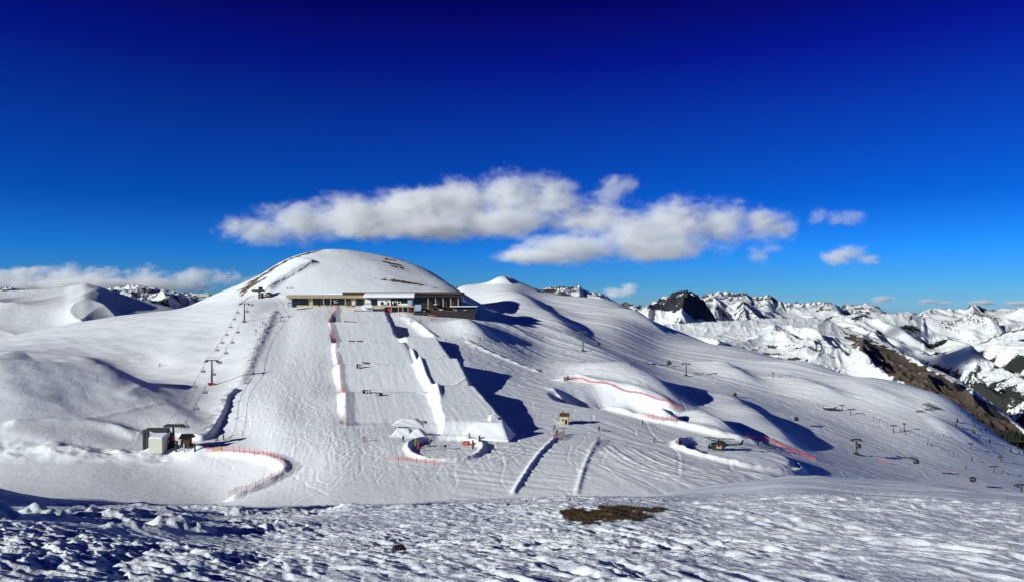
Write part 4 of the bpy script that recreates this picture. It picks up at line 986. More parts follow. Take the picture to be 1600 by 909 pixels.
for s, arr in ((-1, sorted(LC, reverse=True)), (1, sorted(RC + RC2, reverse=True))):
    for i, py in enumerate(arr):
        p, d = cable_at(lines[s], py, 2.1)
        c = proto if first else copy_tree(proto); first = False
        c.location = p; c.rotation_euler = (0, 0, (math.atan2(d.y, d.x) - math.pi / 2) + (math.pi if s < 0 else 0) + .25 * (random.random() - .5))
        n_ = nth[i] if i < len(arr) - 1 else 'topmost'
        side = 'uphill line, pale back showing' if s < 0 else 'downhill line, dark frame'
        c['label'] = f'{n_} lift chair on the {"left" if s < 0 else "right"} cable of the chairlift, counted from the station' if i else f'lowest lift chair on the {"left" if s < 0 else "right"} cable, nearest the bottom station'
        c['group'] = 'chairs of the chairlift'

# ------------------------------------------------------------------ gondola line across the right hillside
GP_ = []
for px, pb, pt, hw, lab, dm in ((911, 548, 521, 6.5, 'gondola pylon standing above the big shadow, nearest the restaurant', 330), (1072, 587, 568, 6.0, 'gondola pylon in the middle of the right hillside', 300),
                            (1338, 710, 686, 7.0, 'big gondola pylon low on the right with a cabin passing its arm', 250), (1596, 776, 757, 8, 'gondola pylon cut by the right edge of the picture', 200)):
    GP_.append(pylon(px, pb, pt, hw, lab, 'gondola_pylon', 'gondola pylon', None, dm, .3))
g_a = at(760, 484, 520)
for s in (-1, 1):
    pts = sag(g_a + Vector((s * 2, 0, 0)), ptop(GP_[0], s), .012)
    for i in range(3): pts += sag(ptop(GP_[i], s), ptop(GP_[i + 1], s), .016, 14)[1:]
    lines['g%d' % s] = pts
mb = MB(); mb.tube(lines['g-1'], .05, 5); mb.tube(lines['g1'], .05, 5)
tag(mb.build('gondola_cable', M['cable']), 'pair of gondola cables running down across the right hillside', 'cable')
def gondola_proto():
    t = thing('gondola_cabin', 'x', 'gondola', (0, 0, 0))
    MB().tube([(0, 0, 0), (0, 0, -.9)], .07, 6).build('hanger', M['steel_dark'], t)
    prof = [(0, -.88), (.75, -.95), (1.15, -1.3), (1.32, -1.9), (1.28, -2.5), (.95, -3.0), (.4, -3.15), (0, -3.17)]
    n = 16; vs = []; fs = []
    for r_, z in prof:
        for k in range(n):
            a = 2 * math.pi * k / n; vs.append((r_ * math.cos(a), r_ * math.sin(a), z))
    for i in range(len(prof) - 1):
        for k in range(n): fs.append((i * n + k, i * n + (k + 1) % n, (i + 1) * n + (k + 1) % n, (i + 1) * n + k))
    MB().add(vs, fs).build('cabin', M['black'], t, True)
    for k in range(4):
        a = math.pi / 2 * k + .3
        MB().box((1.2 * math.cos(a), 1.2 * math.sin(a), -1.75), (.1, 1.25, .85), a).build('window', M['paleglass'], t, bev=.03)
    MB().box((0, 0, .02), (.25, .7, .22)).build('grip', M['steel'], t)
    for s in (-1, 1): MB().box((s * .55, -1.15, -2.6), (.5, .08, .7)).build('ski_rack', M['steel'], t)
    return t
gp = gondola_proto(); firstg = True
for px, side, lab in ((814, 'g-1', 'dark gondola cabin at the shaded slope beside the restaurant, left of two'), (821, 'g1', 'dark gondola cabin at the shaded slope beside the restaurant, right of two'),
                (935, 'g-1', 'dark round gondola cabin just below the first hillside pylon'), (1045, 'g1', 'dark gondola cabin just above the middle hillside pylon'),
                (1148, 'g-1', 'dark gondola cabin hanging alone past the middle pylon'), (1245, 'g1', 'dark gondola cabin above a small pole, halfway down to the big right pylon'),
                (1341, 'g-1', 'gondola cabin passing the arm of the big right pylon'), (1432, 'g1', 'gondola cabin hanging low right of the big right pylon'), (1520, 'g-1', 'lowest gondola cabin, close to the near snow ridge on the right')):
    best = None; ln = lines[side]
    for i in range(len(ln) - 1):
        for k in range(10):
            p = ln[i].lerp(ln[i + 1], k / 10); e = abs(CX + F * p.x / p.y - px)
            if best is None or e < best[0]: best = (e, p)
    c = gp if firstg else copy_tree(gp); firstg = False
    c.location = best[1]; c.rotation_euler = (0, 0, random.random()); c['label'] = lab; c['group'] = 'cabins of the gondola lift'
    if px > 1100: c.scale = (.78, .78, .78)

# slim T poles of the drag lift far right
def tpole(px, pb, pt, hw, label, dmin=280, arms=True):
    gpt = hit(px, pb, dmin); h = (pb - pt) / F * gpt.y; w_ = hw / F * gpt.y
    t = thing('drag_lift_pole', label, 'lift pole', gpt, 0, 'slim poles of the drag lift on the far right')
    MB().tube([(0, 0, -.4), (0, 0, h)], [.22, .16], 7).build('mast', M['steel_dark'], t)
    if arms:
        MB().box((0, 0, h), (w_ * 2, .3, .3)).build('crossarm', M['steel_dark'], t)
        for s in (-1, 1): MB().box((s * w_, 0, h - .2), (.2, 1.4, .35)).build('sheave_train', M['steel_dark'], t)
for a in ((1316, 641, 632, 3, 'slim pole beside the low dark hut on the right hillside'), (1329, 647, 639, 4, 'leaning T pole just right of the low dark hut'), (1396, 676, 664, 4, 'T-shaped drag lift pole upslope of the big gondola pylon, taller'),
          (1413, 672, 661, 1.5, 'thin single pole close right of the taller T pole'), (1517, 701, 692, 3, 'short T pole on the pale piste, second from the right edge'), (1553, 738, 728, 5, 'wide T pole low near the right edge'), (1564, 721, 713, 3, 'small T pole above the wide one near the right edge'),
          (1208, 590, 582, 2, 'tiny T pole alone high on the right hillside skyline slope')): tpole(*a)
gg = hit(1296, 640, 300); hh = thing('lift_hut', 'low dark lift hut half buried in snow on the right hillside', 'hut', gg)
MB().box((0, 0, .5), (5.6, 2.4, 1.4)).build('wall', M['steel_dark'], hh, bev=.1); MB().box((0, 0, 1.3), (4.4, 2.0, .3)).build('roof', M['snowroof'], hh, bev=.1); MB().box((3.2, 0, 1.3), (2.2, .3, .3)).build('beam', M['steel_dark'], hh)
gg = hit(711, 440, 600); hh = thing('summit_station', 'tiny dark lift building with masts on the ridge right of the dome', 'lift station', gg)
MB().box((-2, 0, 1.2), (3.4, 3, 3)).build('cabin', M['black'], hh, bev=.1); MB().box((2.3, 0, 1.4), (2.6, 3, 2.6)).build('engine_house', M['steel_dark'], hh, bev=.1)
MB().tube([(-1, 0, 2), (-1, 0, 5)], .16).build('mast', M['steel_dark'], hh); MB().tube([(2, 0, 2), (2.2, 0, 4.6)], .14).build('mast', M['steel_dark'], hh)
gg = hit(858, 455, 700); hh = thing('crest_hut', 'long low hut with dark roof on the bare brown crest', 'hut', gg)
MB().box((0, 0, .8), (14, 5, 2.6)).build('wall', M['brown'], hh, bev=.1); MB().box((0, 0, 2.4), (16, 7, .5)).build('roof', M['steel_dark'], hh); 
for k in range(4): MB().box((-5 + k * 3.2, -2.53, 1.1), (1.2, .08, 1.0)).build('window', M['glass'], hh)

# ------------------------------------------------------------------ safety nets
def fence(pts, h, netmat, label, spacing=3.2, dmin=125, name='safety_net', postmat='post', lift=0.0, lean=0.0, group=None):
    W_ = [hit(*p, dmin=dmin) for p in pts]; cur = catmull(W_, 8); out = [cur[0]]; acc = 0
    res = [cur[0]]; need = .8
    for a, b in zip(cur, cur[1:]):
        a2, b2 = Vector((a.x, a.y, 0)), Vector((b.x, b.y, 0)); L_ = (b2 - a2).length; 
        if L_ < 1e-6: continue
        pos = need - acc
        while pos <= L_: res.append(a.lerp(b, pos / L_)); pos += need
        acc = L_ - (pos - need)
    base = res[0]; t = thing(name, label, 'safety net', (base.x, base.y, ground(base.x, base.y)), 0, group); o = Vector(t.location)
    G = [Vector((p.x, p.y, ground(p.x, p.y) + lift)) - o for p in res]
    vs = []; fs = []
    for k, p in enumerate(G):
        dz = .08 * math.sin(k * 1.7); vs += [p + Vector((0, 0, .06)), p + Vector((.03, .03, h * .5)), p + Vector((0, 0, h - .1 + dz))]
    for k in range(len(G) - 1):
        for j in (0, 1): fs.append((k * 3 + j, k * 3 + 3 + j, k * 3 + 4 + j, k * 3 + 1 + j))
    MB().add(vs, fs).build('net', M[netmat], t)
    stp = max(1, int(round(spacing / need))); stp = max(stp, len(G) // 95 + 1)
    for k in range(0, len(G), stp):
        MB().tube([G[k] + Vector((0, 0, -.3)), G[k] + Vector((.05 * math.sin(k), .0, h + .18))], .045, 5).build('post', M[postmat], t)
    return t
fence([(522,479.5),(525.5,482),(526,486.5),(520,493),(516,503),(518,515),(521,530),(525,533),(524,548),(527,563),(530,569),(531,585),(533,605),(540,614),(540,630),(541,648),(540,666)], 1.3, 'net_red', 'long red safety net running down the left edge of the jump park', 2.4, postmat='red')
fence([(322,706),(355,705),(390,709),(415,713),(434,720),(445,731),(438,742),(422,751),(405,759),(385,768),(351,782)], 1.5, 'net_pink', 'pale pink net on dark posts curving round the flat snowed-in pond', 2.2, lift=.1)
fence([(609,717),(635,720),(665,723),(693,726)], 1.2, 'net_pink', 'short pink net below the small round snow ring', 2.4)
fence([(884,592),(905,592),(930,598),(960,604),(1000,615),(1030,625),(1066,640)], 1.0, 'net_red', 'red net along the far rim of the snow bowl', 2.4, postmat='red')
fence([(1006,651),(1022,655),(1040,657),(1058,658)], 1.7, 'net_pink', 'short pink net at the right end inside the snow bowl', 1.6, dmin=200)
fence([(1166,684),(1190,685),(1215,694),(1245,707),(1275,719)], .9, 'net_red', 'red net descending to the right behind the helicopter pad', 2.4, postmat='red')
fence([(864,686),(870,683),(877,680),(883,678)], 1.3, 'net_red', 'short red net at the upper end of the left snow bank', 1.4, postmat='red')
fence([(922,706),(927,699),(933,691),(938,686)], 1.0, 'net_pink', 'short pink net at the upper end of the right snow bank', 2.0)
fence([(644,490),(660,492),(680,495),(695,494),(706,492)], 1.3, 'net_red', 'red net sagging along the front of the restaurant terrace', 3, dmin=380)
fence([(1370,738),(1392,744)], 1.0, 'net_pink', 'faint pink net at the far right beyond the pad', 3, dmin=280)

# orange course posts, marker poles
pp = None
for px, py, lab in ((718.5, 538, 'orange course post standing apart left of a row of four'), (732.5, 538, 'first orange course post of the row of four'), (736, 537.5, 'second orange course post of the row of four'), (739.5, 537.5, 'third orange course post of the row of four'), (743.5, 537.5, 'last orange course post of the row of four'),
                (1059, 695, 'orange and white course post at the edge of the helicopter ring'), (903, 595, 'orange post on the far rim of the snow bowl'), (1104, 691, 'thin dark post on the bank left of the helicopter')):
    gg = hit(px, py); t = thing('course_post', lab, 'post', gg, 0, 'course posts')
    MB().tube([(0, 0, -.3), (0, 0, 1.7)], .09, 7).build('pole', M['orangepaint'] if px != 1104 else M['post'], t); MB().tube([(0, 0, 1.1), (0, 0, 1.35)], .1, 7).build('band', M['white'], t)
    MB().box((.12, 0, 1.5), (.25, .03, .3)).build('flag', M['orangepaint'] if px != 1104 else M['post'], t)
for k, (px, py) in enumerate(((1365, 656), (1374, 660), (1387, 666), (1430, 682), (1436, 684), (1450, 692), (1476, 702), (1490, 711), (1497, 714), (1518, 720), (1536, 727), (1457, 680), (1474, 683), (1540, 709))):
    gg = hit(px, py, 300); t = thing('piste_marker', 'thin piste marker pole along the pale run on the far right', 'marker pole', gg, 0, 'piste markers on the far right')
    MB().tube([(0, 0, -.3), (0, 0, 1.7)], .08, 6).build('pole', M['post'], t); MB().ell((0, 0, 1.7), (.22, .22, .22), 8, 6).build('disc', M['post'], t)
for px, py, lab in ((882, 594, 'bigger tan padded mat standing at the start of the bowl rim net'), (887, 593, 'smaller tan padded mat right beside the bigger one at the bowl rim')):
    gg = hit(px, py); t = thing('padded_mat', lab, 'mat', gg, .3); MB().box((0, 0, .75), (.95, .5, 1.9)).build('pad', M['tan'], t, bev=.12); MB().tube([(.6, 0, -.2), (.6, 0, 1.9)], .05).build('post', M['orangepaint'], t)

# ------------------------------------------------------------------ stone hut
gg = hit(882, 661); s = gg.y / F; sh = thing('stone_hut', 'small stone hut with chimney standing alone on the open piste', 'hut', gg, R(-8))
w_, d_, h_ = 13 * s, 3.0, 12.5 * s
MB().box((0, 0, h_ / 2 - .3), (w_, d_, h_ + .6)).build('wall', M['stone'], sh, bev=.04)
MB().prism([(-d_ / 2 - .2, h_), (0, h_ + .85), (d_ / 2 + .2, h_), (d_ / 2 + .2, h_ - .14), (-d_ / 2 - .2, h_ - .14)], 'x', -w_ / 2 - .2, w_ / 2 + .2).build('roof', M['brown'], sh)
MB().box((-.45, .2, h_ + .95), (.55, .55, 1.1)).build('chimney', M['rock'], sh, bev=.03)
MB().box((w_ / 2 - .75, -d_ / 2 - .03, .75), (.7, .07, 1.5)).build('door', M['black'], sh)
f = MB().box((-.45, -d_ / 2 - .03, 1.3), (.6, .06, .5)).build('window', M['brown'], sh); MB().box((-.45, -d_ / 2 - .07, 1.3), (.45, .04, .36)).build('pane', M['glass'], f)

# ------------------------------------------------------------------ helicopter on its pad
gg = hit(1122, 704); he = thing('helicopter', 'dark rescue helicopter with tan sides parked in the snow ring, tail to the right', 'helicopter', gg, R(-10)); 
def loft(secs, n=16):
    vs = []; fs = []
    for x, zc, ry, rz in secs:
        for k in range(n):
            a = 2 * math.pi * k / n; ca, sa = math.cos(a), math.sin(a)
            sgn = lambda v: (abs(v) ** .8) * (1 if v >= 0 else -1)
            vs.append((x, ry * sgn(ca), zc + rz * sgn(sa)))
    for i in range(len(secs) - 1):
        for k in range(n): fs.append((i * n + k, i * n + (k + 1) % n, (i + 1) * n + (k + 1) % n, (i + 1) * n + k))
    fs += [tuple(range(n - 1, -1, -1)), tuple(range((len(secs) - 1) * n, len(secs) * n))]
    return MB().add(vs, fs)
loft([(-3.0, 1.0, .15, .12), (-2.8, 1.1, .55, .45), (-2.2, 1.35, .85, .8), (-1.2, 1.55, .95, 1.0), (.4, 1.6, .95, 1.02), (1.6, 1.7, .8, .8), (2.5, 1.85, .4, .42), (3.0, 1.95, .25, .28)]).build('fuselage', M['heli_dark'], he, True)
loft([(-2.95, 1.25, .25, .12), (-2.65, 1.55, .62, .4), (-2.0, 1.78, .88, .55), (-1.2, 1.95, .97, .62)]).build('windscreen', M['heliglass'], he, True)
loft([(2.6, 1.9, .32, .34), (4.5, 2.0, .2, .22), (6.6, 2.1, .12, .13)]).build('tail_boom', M['heli_dark'], he, True)
for sd_ in (-1, 1):
    dr_ = MB().box((.2, sd_ * .955, 1.35), (1.5, .06, 1.0)).build('side_door', M['tan'], he, bev=.03); MB().box((.2, sd_ * .99, 1.65), (.8, .03, .4)).build('pane', M['heliglass'], dr_)
    sk_ = MB().tube([(-2.6, sd_ * 1.1, .3), (-2.2, sd_ * 1.1, .08), (1.9, sd_ * 1.1, .08)], .07, 8).build('skid', M['steel_dark'], he)
    for x in (-1.3, 1.0): MB().tube([(x, sd_ * .6, .75), (x, sd_ * 1.1, .1)], .06, 6).build('strut', M['steel_dark'], sk_)
loft([(-.9, 2.55, .4, .25), (-.2, 2.75, .6, .42), (1.2, 2.7, .55, .4), (2.2, 2.4, .3, .25)]).build('engine_cowling', M['heli_dark'], he, True)
MB().tube([(.2, 0, 2.9), (.2, 0, 3.55)], [.14, .1], 8).build('rotor_mast', M['steel'], he); MB().tube([(.2, 0, 3.5), (.2, 0, 3.65)], .32, 10).build('rotor_hub', M['steel_dark'], he)
for k, a in enumerate((20, 140, 260)):
    ca, sa = math.cos(R(a)), math.sin(R(a)); rb = MB(); n = 6
    rb.tube([(.2 + ca * .3, sa * .3, 3.58)] + [(.2 + ca * q, sa * q, 3.6 - .012 * q * q) for q in (1, 2, 3, 4, 5.1)], [.05, .13, .13, .13, .13, .1], 4); rb.build('rotor_blade', M['black'], he)
MB().prism([(6.0, 2.1), (6.9, 2.1), (7.3, 3.5), (6.85, 3.5)], 'y', -.06, .06).build('tail_fin', M['heli_dark'], he); MB().box((6.0, 0, 2.15), (.5, 2.2, .06)).build('stabiliser', M['heli_dark'], he)
tr = MB(); tr.box((6.75, -.2, 2.6), (.12, .04, 1.5)); tr.box((6.75, -.2, 2.6), (1.5, .04, .12)); tr.build('tail_rotor', M['black'], he)

# ------------------------------------------------------------------ snow-park furniture on the small ring
def feather(px, py, h_, m1, label):
    gg = hit(px, py); t = thing('feather_flag', label, 'flag', gg, 0, 'feather flags at the small snow ring')
    MB().tube([(0, 0, -.2), (0, 0, h_)], .05, 6).build('pole', M['steel_dark'], t)
    MB().prism([(.05, .4), (.5, .5), (.58, h_ * .8), (.35, h_ - .05), (.05, h_)], 'y', -.02, .02).build('banner', M[m1], t)
feather(647, 699, 2.6, 'green', 'narrow green and yellow feather flag at the left rim of the small ring'); feather(651.5, 704, 2.9, 'red', 'red feather flag at the left rim of the small ring')
feather(737.5, 704, 2.9, 'redbrown', 'dark red-brown feather flag at the right rim of the small ring'); feather(748, 692, 2.2, 'post', 'thin black banner pole behind the right rim of the small ring')
gg = hit(728.5, 695); t = thing('inflatable_bag', 'red padded cushion with white stripes on the right rim of the small ring', 'cushion', gg, R(10)); MB().box((0, 0, .55), (1.9, 1.1, 1.15)).build('cushion', M['red'], t, bev=.25)
for x in (-.35, .15): MB().box((x, -.58, .6), (.12, .05, .7)).build('stripe', M['white'], t)
MB().tube([(-1.2, 0, -.2), (-1.2, 0, 1.7)], .06).build('post', M['post'], t)
gg = hit(696, 702); t = thing('loudspeaker', 'small black loudspeaker on a stand in the middle of the small ring', 'loudspeaker', gg); MB().box((0, 0, 1.0), (.6, .5, .7)).build('box', M['black'], t, bev=.04); MB().tube([(0, 0, -.1), (0, 0, .7)], .05).build('stand', M['steel_dark'], t)
gg = hit(667, 697); t = thing('bench', 'low dark bench at the shaded left rim of the small ring', 'bench', gg, .3); MB().box((0, 0, .45), (1.9, .5, .08)).build('seat', M['steel_dark'], t); MB().box((0, .25, .75), (1.9, .06, .45)).build('backrest', M['steel_dark'], t)
for x in (-.8, .8): MB().box((x, 0, .2), (.08, .45, .5)).build('leg', M['steel_dark'], t)
gg = hit(670, 692); t = thing('jib_pole', 'pale slanted pole leaning out of the small ring rim', 'pole', gg); MB().tube([(0, 0, -.2), (.35, 0, 1.9)], .07).build('pole', M['wall'], t); MB().box((.42, 0, 2.0), (.5, .3, .25)).build('head', M['wall'], t)

# black steel jib features on the knuckles of the landings
def jib(px, py, w_, h_, label, tilt=0, dmin=215, frame=False):
    gg = hit(px, py, dmin); t = thing('jib_rail', label, 'rail', gg, 0, 'black steel features on the jump landings'); 
    r_ = MB(); r_.tube([(-w_ / 2, 0, h_ * (.4 if tilt else 1)), (-w_ * .1, 0, h_), (w_ / 2, 0, h_ * .8)], .14, 7); r_.build('rail', M['black'], t)
    for x in (-w_ * .35, w_ * .05, w_ * .4): MB().box((x, 0, h_ / 2 - .2), (.14, .6, h_ + .3)).build('leg', M['black'], t)
    if frame: MB().box((w_ * .25, -.3, h_ * .5), (w_ * .45, .15, h_ * .9)).build('side_panel', M['black'], t)
    if tilt: MB().box((-w_ * .3, -.2, h_ * .6), (w_ * .3, .3, h_ * 1.0)).build('side_panel', M['black'], t)
jib(542, 503, 3.5, .45, 'flat black rail on the top left landing edge, left of two'); jib(553, 503.5, 3.0, .35, 'flat black rail on the top left landing edge, right of two')
jib(549, 533.5, 3.0, .5, 'black rail on the second landing edge, left of two'); jib(562, 533.5, 3.0, .5, 'black rail on the second landing edge, right of two')
jib(561, 575, 2.2, 1.6, 'black leaning panel on the third landing, below its edge', 1); jib(571, 568, 3.0, .6, 'black box with snow on the third landing edge', frame=True)
jib(573, 614, 3.2, 1.1, 'black angular frame on the lowest left landing edge', 1); jib(592, 618, 2.8, 1.1, 'black slatted frame on the lowest left landing, right of the angular one', frame=True)

# shaped snow kickers
def kicker(px, py, base, top, h_, ln, label, lean=0, rz=0, dmin=125, cap=False, asym=1.0):
    gg = hit(px, py, dmin); t = thing('snow_kicker', label, 'snow kicker', gg, rz, 'shaped snow kickers')
    b_, tp = base / 2, top / 2
    n = 34; V = []; Fc = []
    for j in range(n + 1):
        v = j / n
        for i in range(n + 1):
            u = i / n
            x = (u - .5) * 2 * b_ * (asym if u < .5 else 1); y = (v - .5) * ln
            du = min(max((b_ - abs((u - .5) * 2 * b_)) / max(b_ - tp, .01), 0), 1)
            dv0 = min(max(v / .62, 0), 1) ** 1.25; dv1 = min(max((1 - v) / .2, 0), 1)
            kk = 9.0; sm = -math.log(math.exp(-kk * du) + math.exp(-kk * dv0) + math.exp(-kk * dv1)) / kk
            z = h_ * max(sm, 0) / .9
            V.append((x + lean * z, y, z - .12 + .07 * math.sin(9 * u + 5 * v) * math.sin(4 * u + 11 * v)))
    for j in range(n):
        for i in range(n): k = j * (n + 1) + i; Fc.append((k, k + 1, k + n + 2, k + n + 1))
    V += [(-b_ * asym, -ln / 2, -1.2), (b_, -ln / 2, -1.2), (b_, ln / 2, -1.2), (-b_ * asym, ln / 2, -1.2)]
    o_ = (n + 1) ** 2
    Fc += [tuple(range(0, n + 1))[::-1] + (o_, o_ + 1)[::1], tuple(range(n * (n + 1), (n + 1) ** 2)) + (o_ + 2, o_ + 3), tuple(j * (n + 1) for j in range(n + 1)) + (o_ + 3, o_), tuple(j * (n + 1) + n for j in range(n, -1, -1)) + (o_ + 1, o_ + 2)]
    MB().add(V, Fc).build('mound', M['snowpiste'], t, True)
    if cap: MB().box((0, ln * .14, h_ + .02), (top * .98, .5, .12)).build('lip', M['steel_dark'], t)
    return t
kicker(638, 661, 9.5, 3.6, 1.5, 7, 'low snow kicker furthest back of the small group below the landings')
kicker(629, 680, 6.4, 3.2, 2.2, 6, 'flat-topped snow kicker with dark lip, front left of the small group', cap=True)
kicker(652, 682, 6.6, .8, 2.3, 6, 'pointed snow kicker, front right of the small group')
kicker(766, 680, 13, 6.5, 3.9, 10, 'large snow kicker with bright left face below the right landings', rz=R(-12), asym=1.3)
kicker(771, 655, 3.0, 1.6, 1.5, 3.0, 'small block of snow on top of the large kicker', rz=R(20))

# ------------------------------------------------------------------ avalanche barriers, trees
for k, (px, py) in enumerate(((1448, 633), (1454, 636), (1460, 638), (1465, 640), (1451, 641), (1437, 644))):
    gg = hit(px, py, 300); t = thing('avalanche_barrier', 'short dark snow barrier in the cluster on the far right slope', 'snow barrier', gg, R(8), 'avalanche barriers on the far right slope')
    for j in range(5): MB().tube([(-2 + j * 1.0, 0, -.3), (-2 + j * 1.0, .3, 1.1)], .08, 5).build('post', M['steel_dark'], t)
    for z in (.35, .6, .85, 1.1): MB().tube([(-2.3, z * .25, z), (2.3, z * .25, z)], .07, 5).build('rail', M['steel_dark'], t)

def conifer(h_, rnd, n=6):
    trunk = MB().tube([(0, 0, -.5), (0, 0, h_ * .95)], [h_ * .022, h_ * .005], 5)
    cr_ = MB(); lay = n
    for k in range(lay):
        z0 = h_ * (.12 + .8 * k / lay); r_ = h_ * .2 * (1 - k / lay * .88) * rnd.uniform(.8, 1.15); zt = z0 + h_ * .24; m_ = 9
        vs = [(0, 0, zt)]
        for j in range(m_):
            a = 2 * math.pi * (j + rnd.random() * .5) / m_; q = r_ * rnd.uniform(.6, 1.15); vs.append((q * math.cos(a), q * math.sin(a), z0 - h_ * .03 * rnd.random()))
        cr_.add(vs, [(0, 1 + j, 1 + (j + 1) % m_) for j in range(m_)])
    return trunk, cr_
rnd = random.Random(5); protos = []
for k in range(4):
    tr_, cr_ = conifer(1.0, rnd); t = thing('conifer', 'dark scattered conifer standing clear of the wood on the right', 'tree', (0, 0, 0), 0, 'scattered conifers at the edge of the wood')
    tr_.build('trunk', M['bark'], t); cr_.build('crown', M['needle'], t); protos.append([t, False])
SPX, SPY, SPZ = SPUR
def spur_at(px, t):
    j = int(min(max(px - SPUR_PX0, 0), SPX.shape[1] - 1)); i = int(t * (SPUR_NR - 1)); return Vector((SPX[i, j], SPY[i, j], SPZ[i, j]))
spots = []
for _ in range(46):
    px = rnd.uniform(1478, 1540); t_ = .02 + .30 * rnd.random() * (px - 1470) / 70
    spots.append((spur_at(px, t_), rnd.uniform(7, 13)))
for _ in range(26):
    px = rnd.uniform(1490, 1600); D_ = rnd.uniform(372, 412); x = (px - CX) / F * D_; spots.append((Vector((x, D_, ground(x, D_))), rnd.uniform(1.6, 3.4)))
for p, h_ in spots:
    pr = rnd.choice(protos); t = pr[0] if not pr[1] else copy_tree(pr[0]); pr[1] = True
    t.location = p; t.scale = (h_, h_, h_ * rnd.uniform(.9, 1.15)); t.rotation_euler = (0, 0, rnd.random() * 6)
wd_ = MB()
for _ in range(1500):
    px = rnd.uniform(1500, 1760); lim = .05 + .42 * min(1, max(0, (px - 1500) / 90)); t_ = rnd.uniform(0.0, lim)
    if rnd.random() < .25 and t_ > lim * .6: continue
    p = spur_at(px, t_); h_ = rnd.uniform(9, 17); vs0 = len(wd_.v)
    tr_, cr_ = conifer(h_, rnd, 4); wd_.add([(v[0] + p.x, v[1] + p.y, v[2] + p.z) for v in cr_.v], cr_.f)
w_ = wd_.build('forest', M['needle']); tag(w_, 'dark conifer forest under the brown rocky spur on the right', 'forest', kind='stuff')

# ------------------------------------------------------------------ foreground bits
gr = MB(); rg_ = random.Random(3)
for _ in range(9000):
    x = GP.x + rg_.gauss(0, 1.7); y = GP.y + rg_.gauss(0, 1.9); px = CX + F * x / y
    j = int((px - PXf[0]) / 1.8); i = int(np.interp(y, Df, np.arange(len(Df))))
    if fearth[i, j] < .5: continue
    z = float(Zf[i, j]); a = rg_.random() * 6.28; l_ = rg_.uniform(.03, .10); w2 = .012; ca, sa = math.cos(a), math.sin(a); b_ = rg_.uniform(.2, 1.2)
    gr.add([(x - sa * w2, y + ca * w2, z - .01), (x + sa * w2, y - ca * w2, z - .01), (x + ca * l_ * b_, y + sa * l_ * b_, z + l_ * .55)], [(0, 1, 2)])
tag(gr.build('dry_grass', M['drygrass']), 'dry brown grass tufts on the bare patch in the near snow', 'grass', kind='stuff')
rp = fhit(624, 858); bm = bmesh.new(); bmesh.ops.create_icosphere(bm, subdivisions=3, radius=1)
for v in bm.verts:
    n_ = float(perlin(np.array([v.co.x * 1.7 + 3]), np.array([v.co.y * 1.7 + v.co.z]))[0]); v.co *= 1 + .35 * n_; v.co = Vector((v.co.x * .16, v.co.y * .12, v.co.z * .06))
me = bpy.data.meshes.new('rock'); bm.to_mesh(me); bm.free(); me.materials.append(M['darkrock']); rk = bpy.data.objects.new('rock', me); col.objects.link(rk); rk.location = rp + Vector((0, 0, .03)); tag(rk, 'small dark rock poking out of the near snow', 'rock')
# ------------------------------------------------------------------ people
POSES = {
 'stand': dict(pel=(0,0,.95), sp=(0,.01,1.18), ch=(0,0,1.40), nk=(0,0,1.51), hd=(0,-.02,1.62), tp=(0,-.01,1.73), kn=(.12,-.04,.50), an=(.13,.03,.09), to=(.15,-.18,.05), sh=(.20,.01,1.42), el=(.29,.04,1.14), ha=(.27,-.18,.98)),
 'ski':   dict(pel=(0,.16,.78), sp=(0,.06,.99), ch=(0,-.10,1.18), nk=(0,-.17,1.28), hd=(0,-.23,1.38), tp=(0,-.25,1.49), kn=(.14,-.16,.47), an=(.14,.04,.10), to=(.15,-.18,.06), sh=(.20,-.10,1.20), el=(.34,-.14,.98), ha=(.34,-.40,.95)),
 'walk':  dict(pel=(0,0,.94), sp=(0,-.03,1.17), ch=(0,-.07,1.38), nk=(0,-.09,1.49), hd=(0,-.13,1.60), tp=(0,-.13,1.71), kn=(.11,-.14,.52), an=(.12,-.12,.09), to=(.13,-.32,.06), sh=(.20,-.07,1.40), el=(.28,.06,1.14), ha=(.25,-.12,.98)),
}
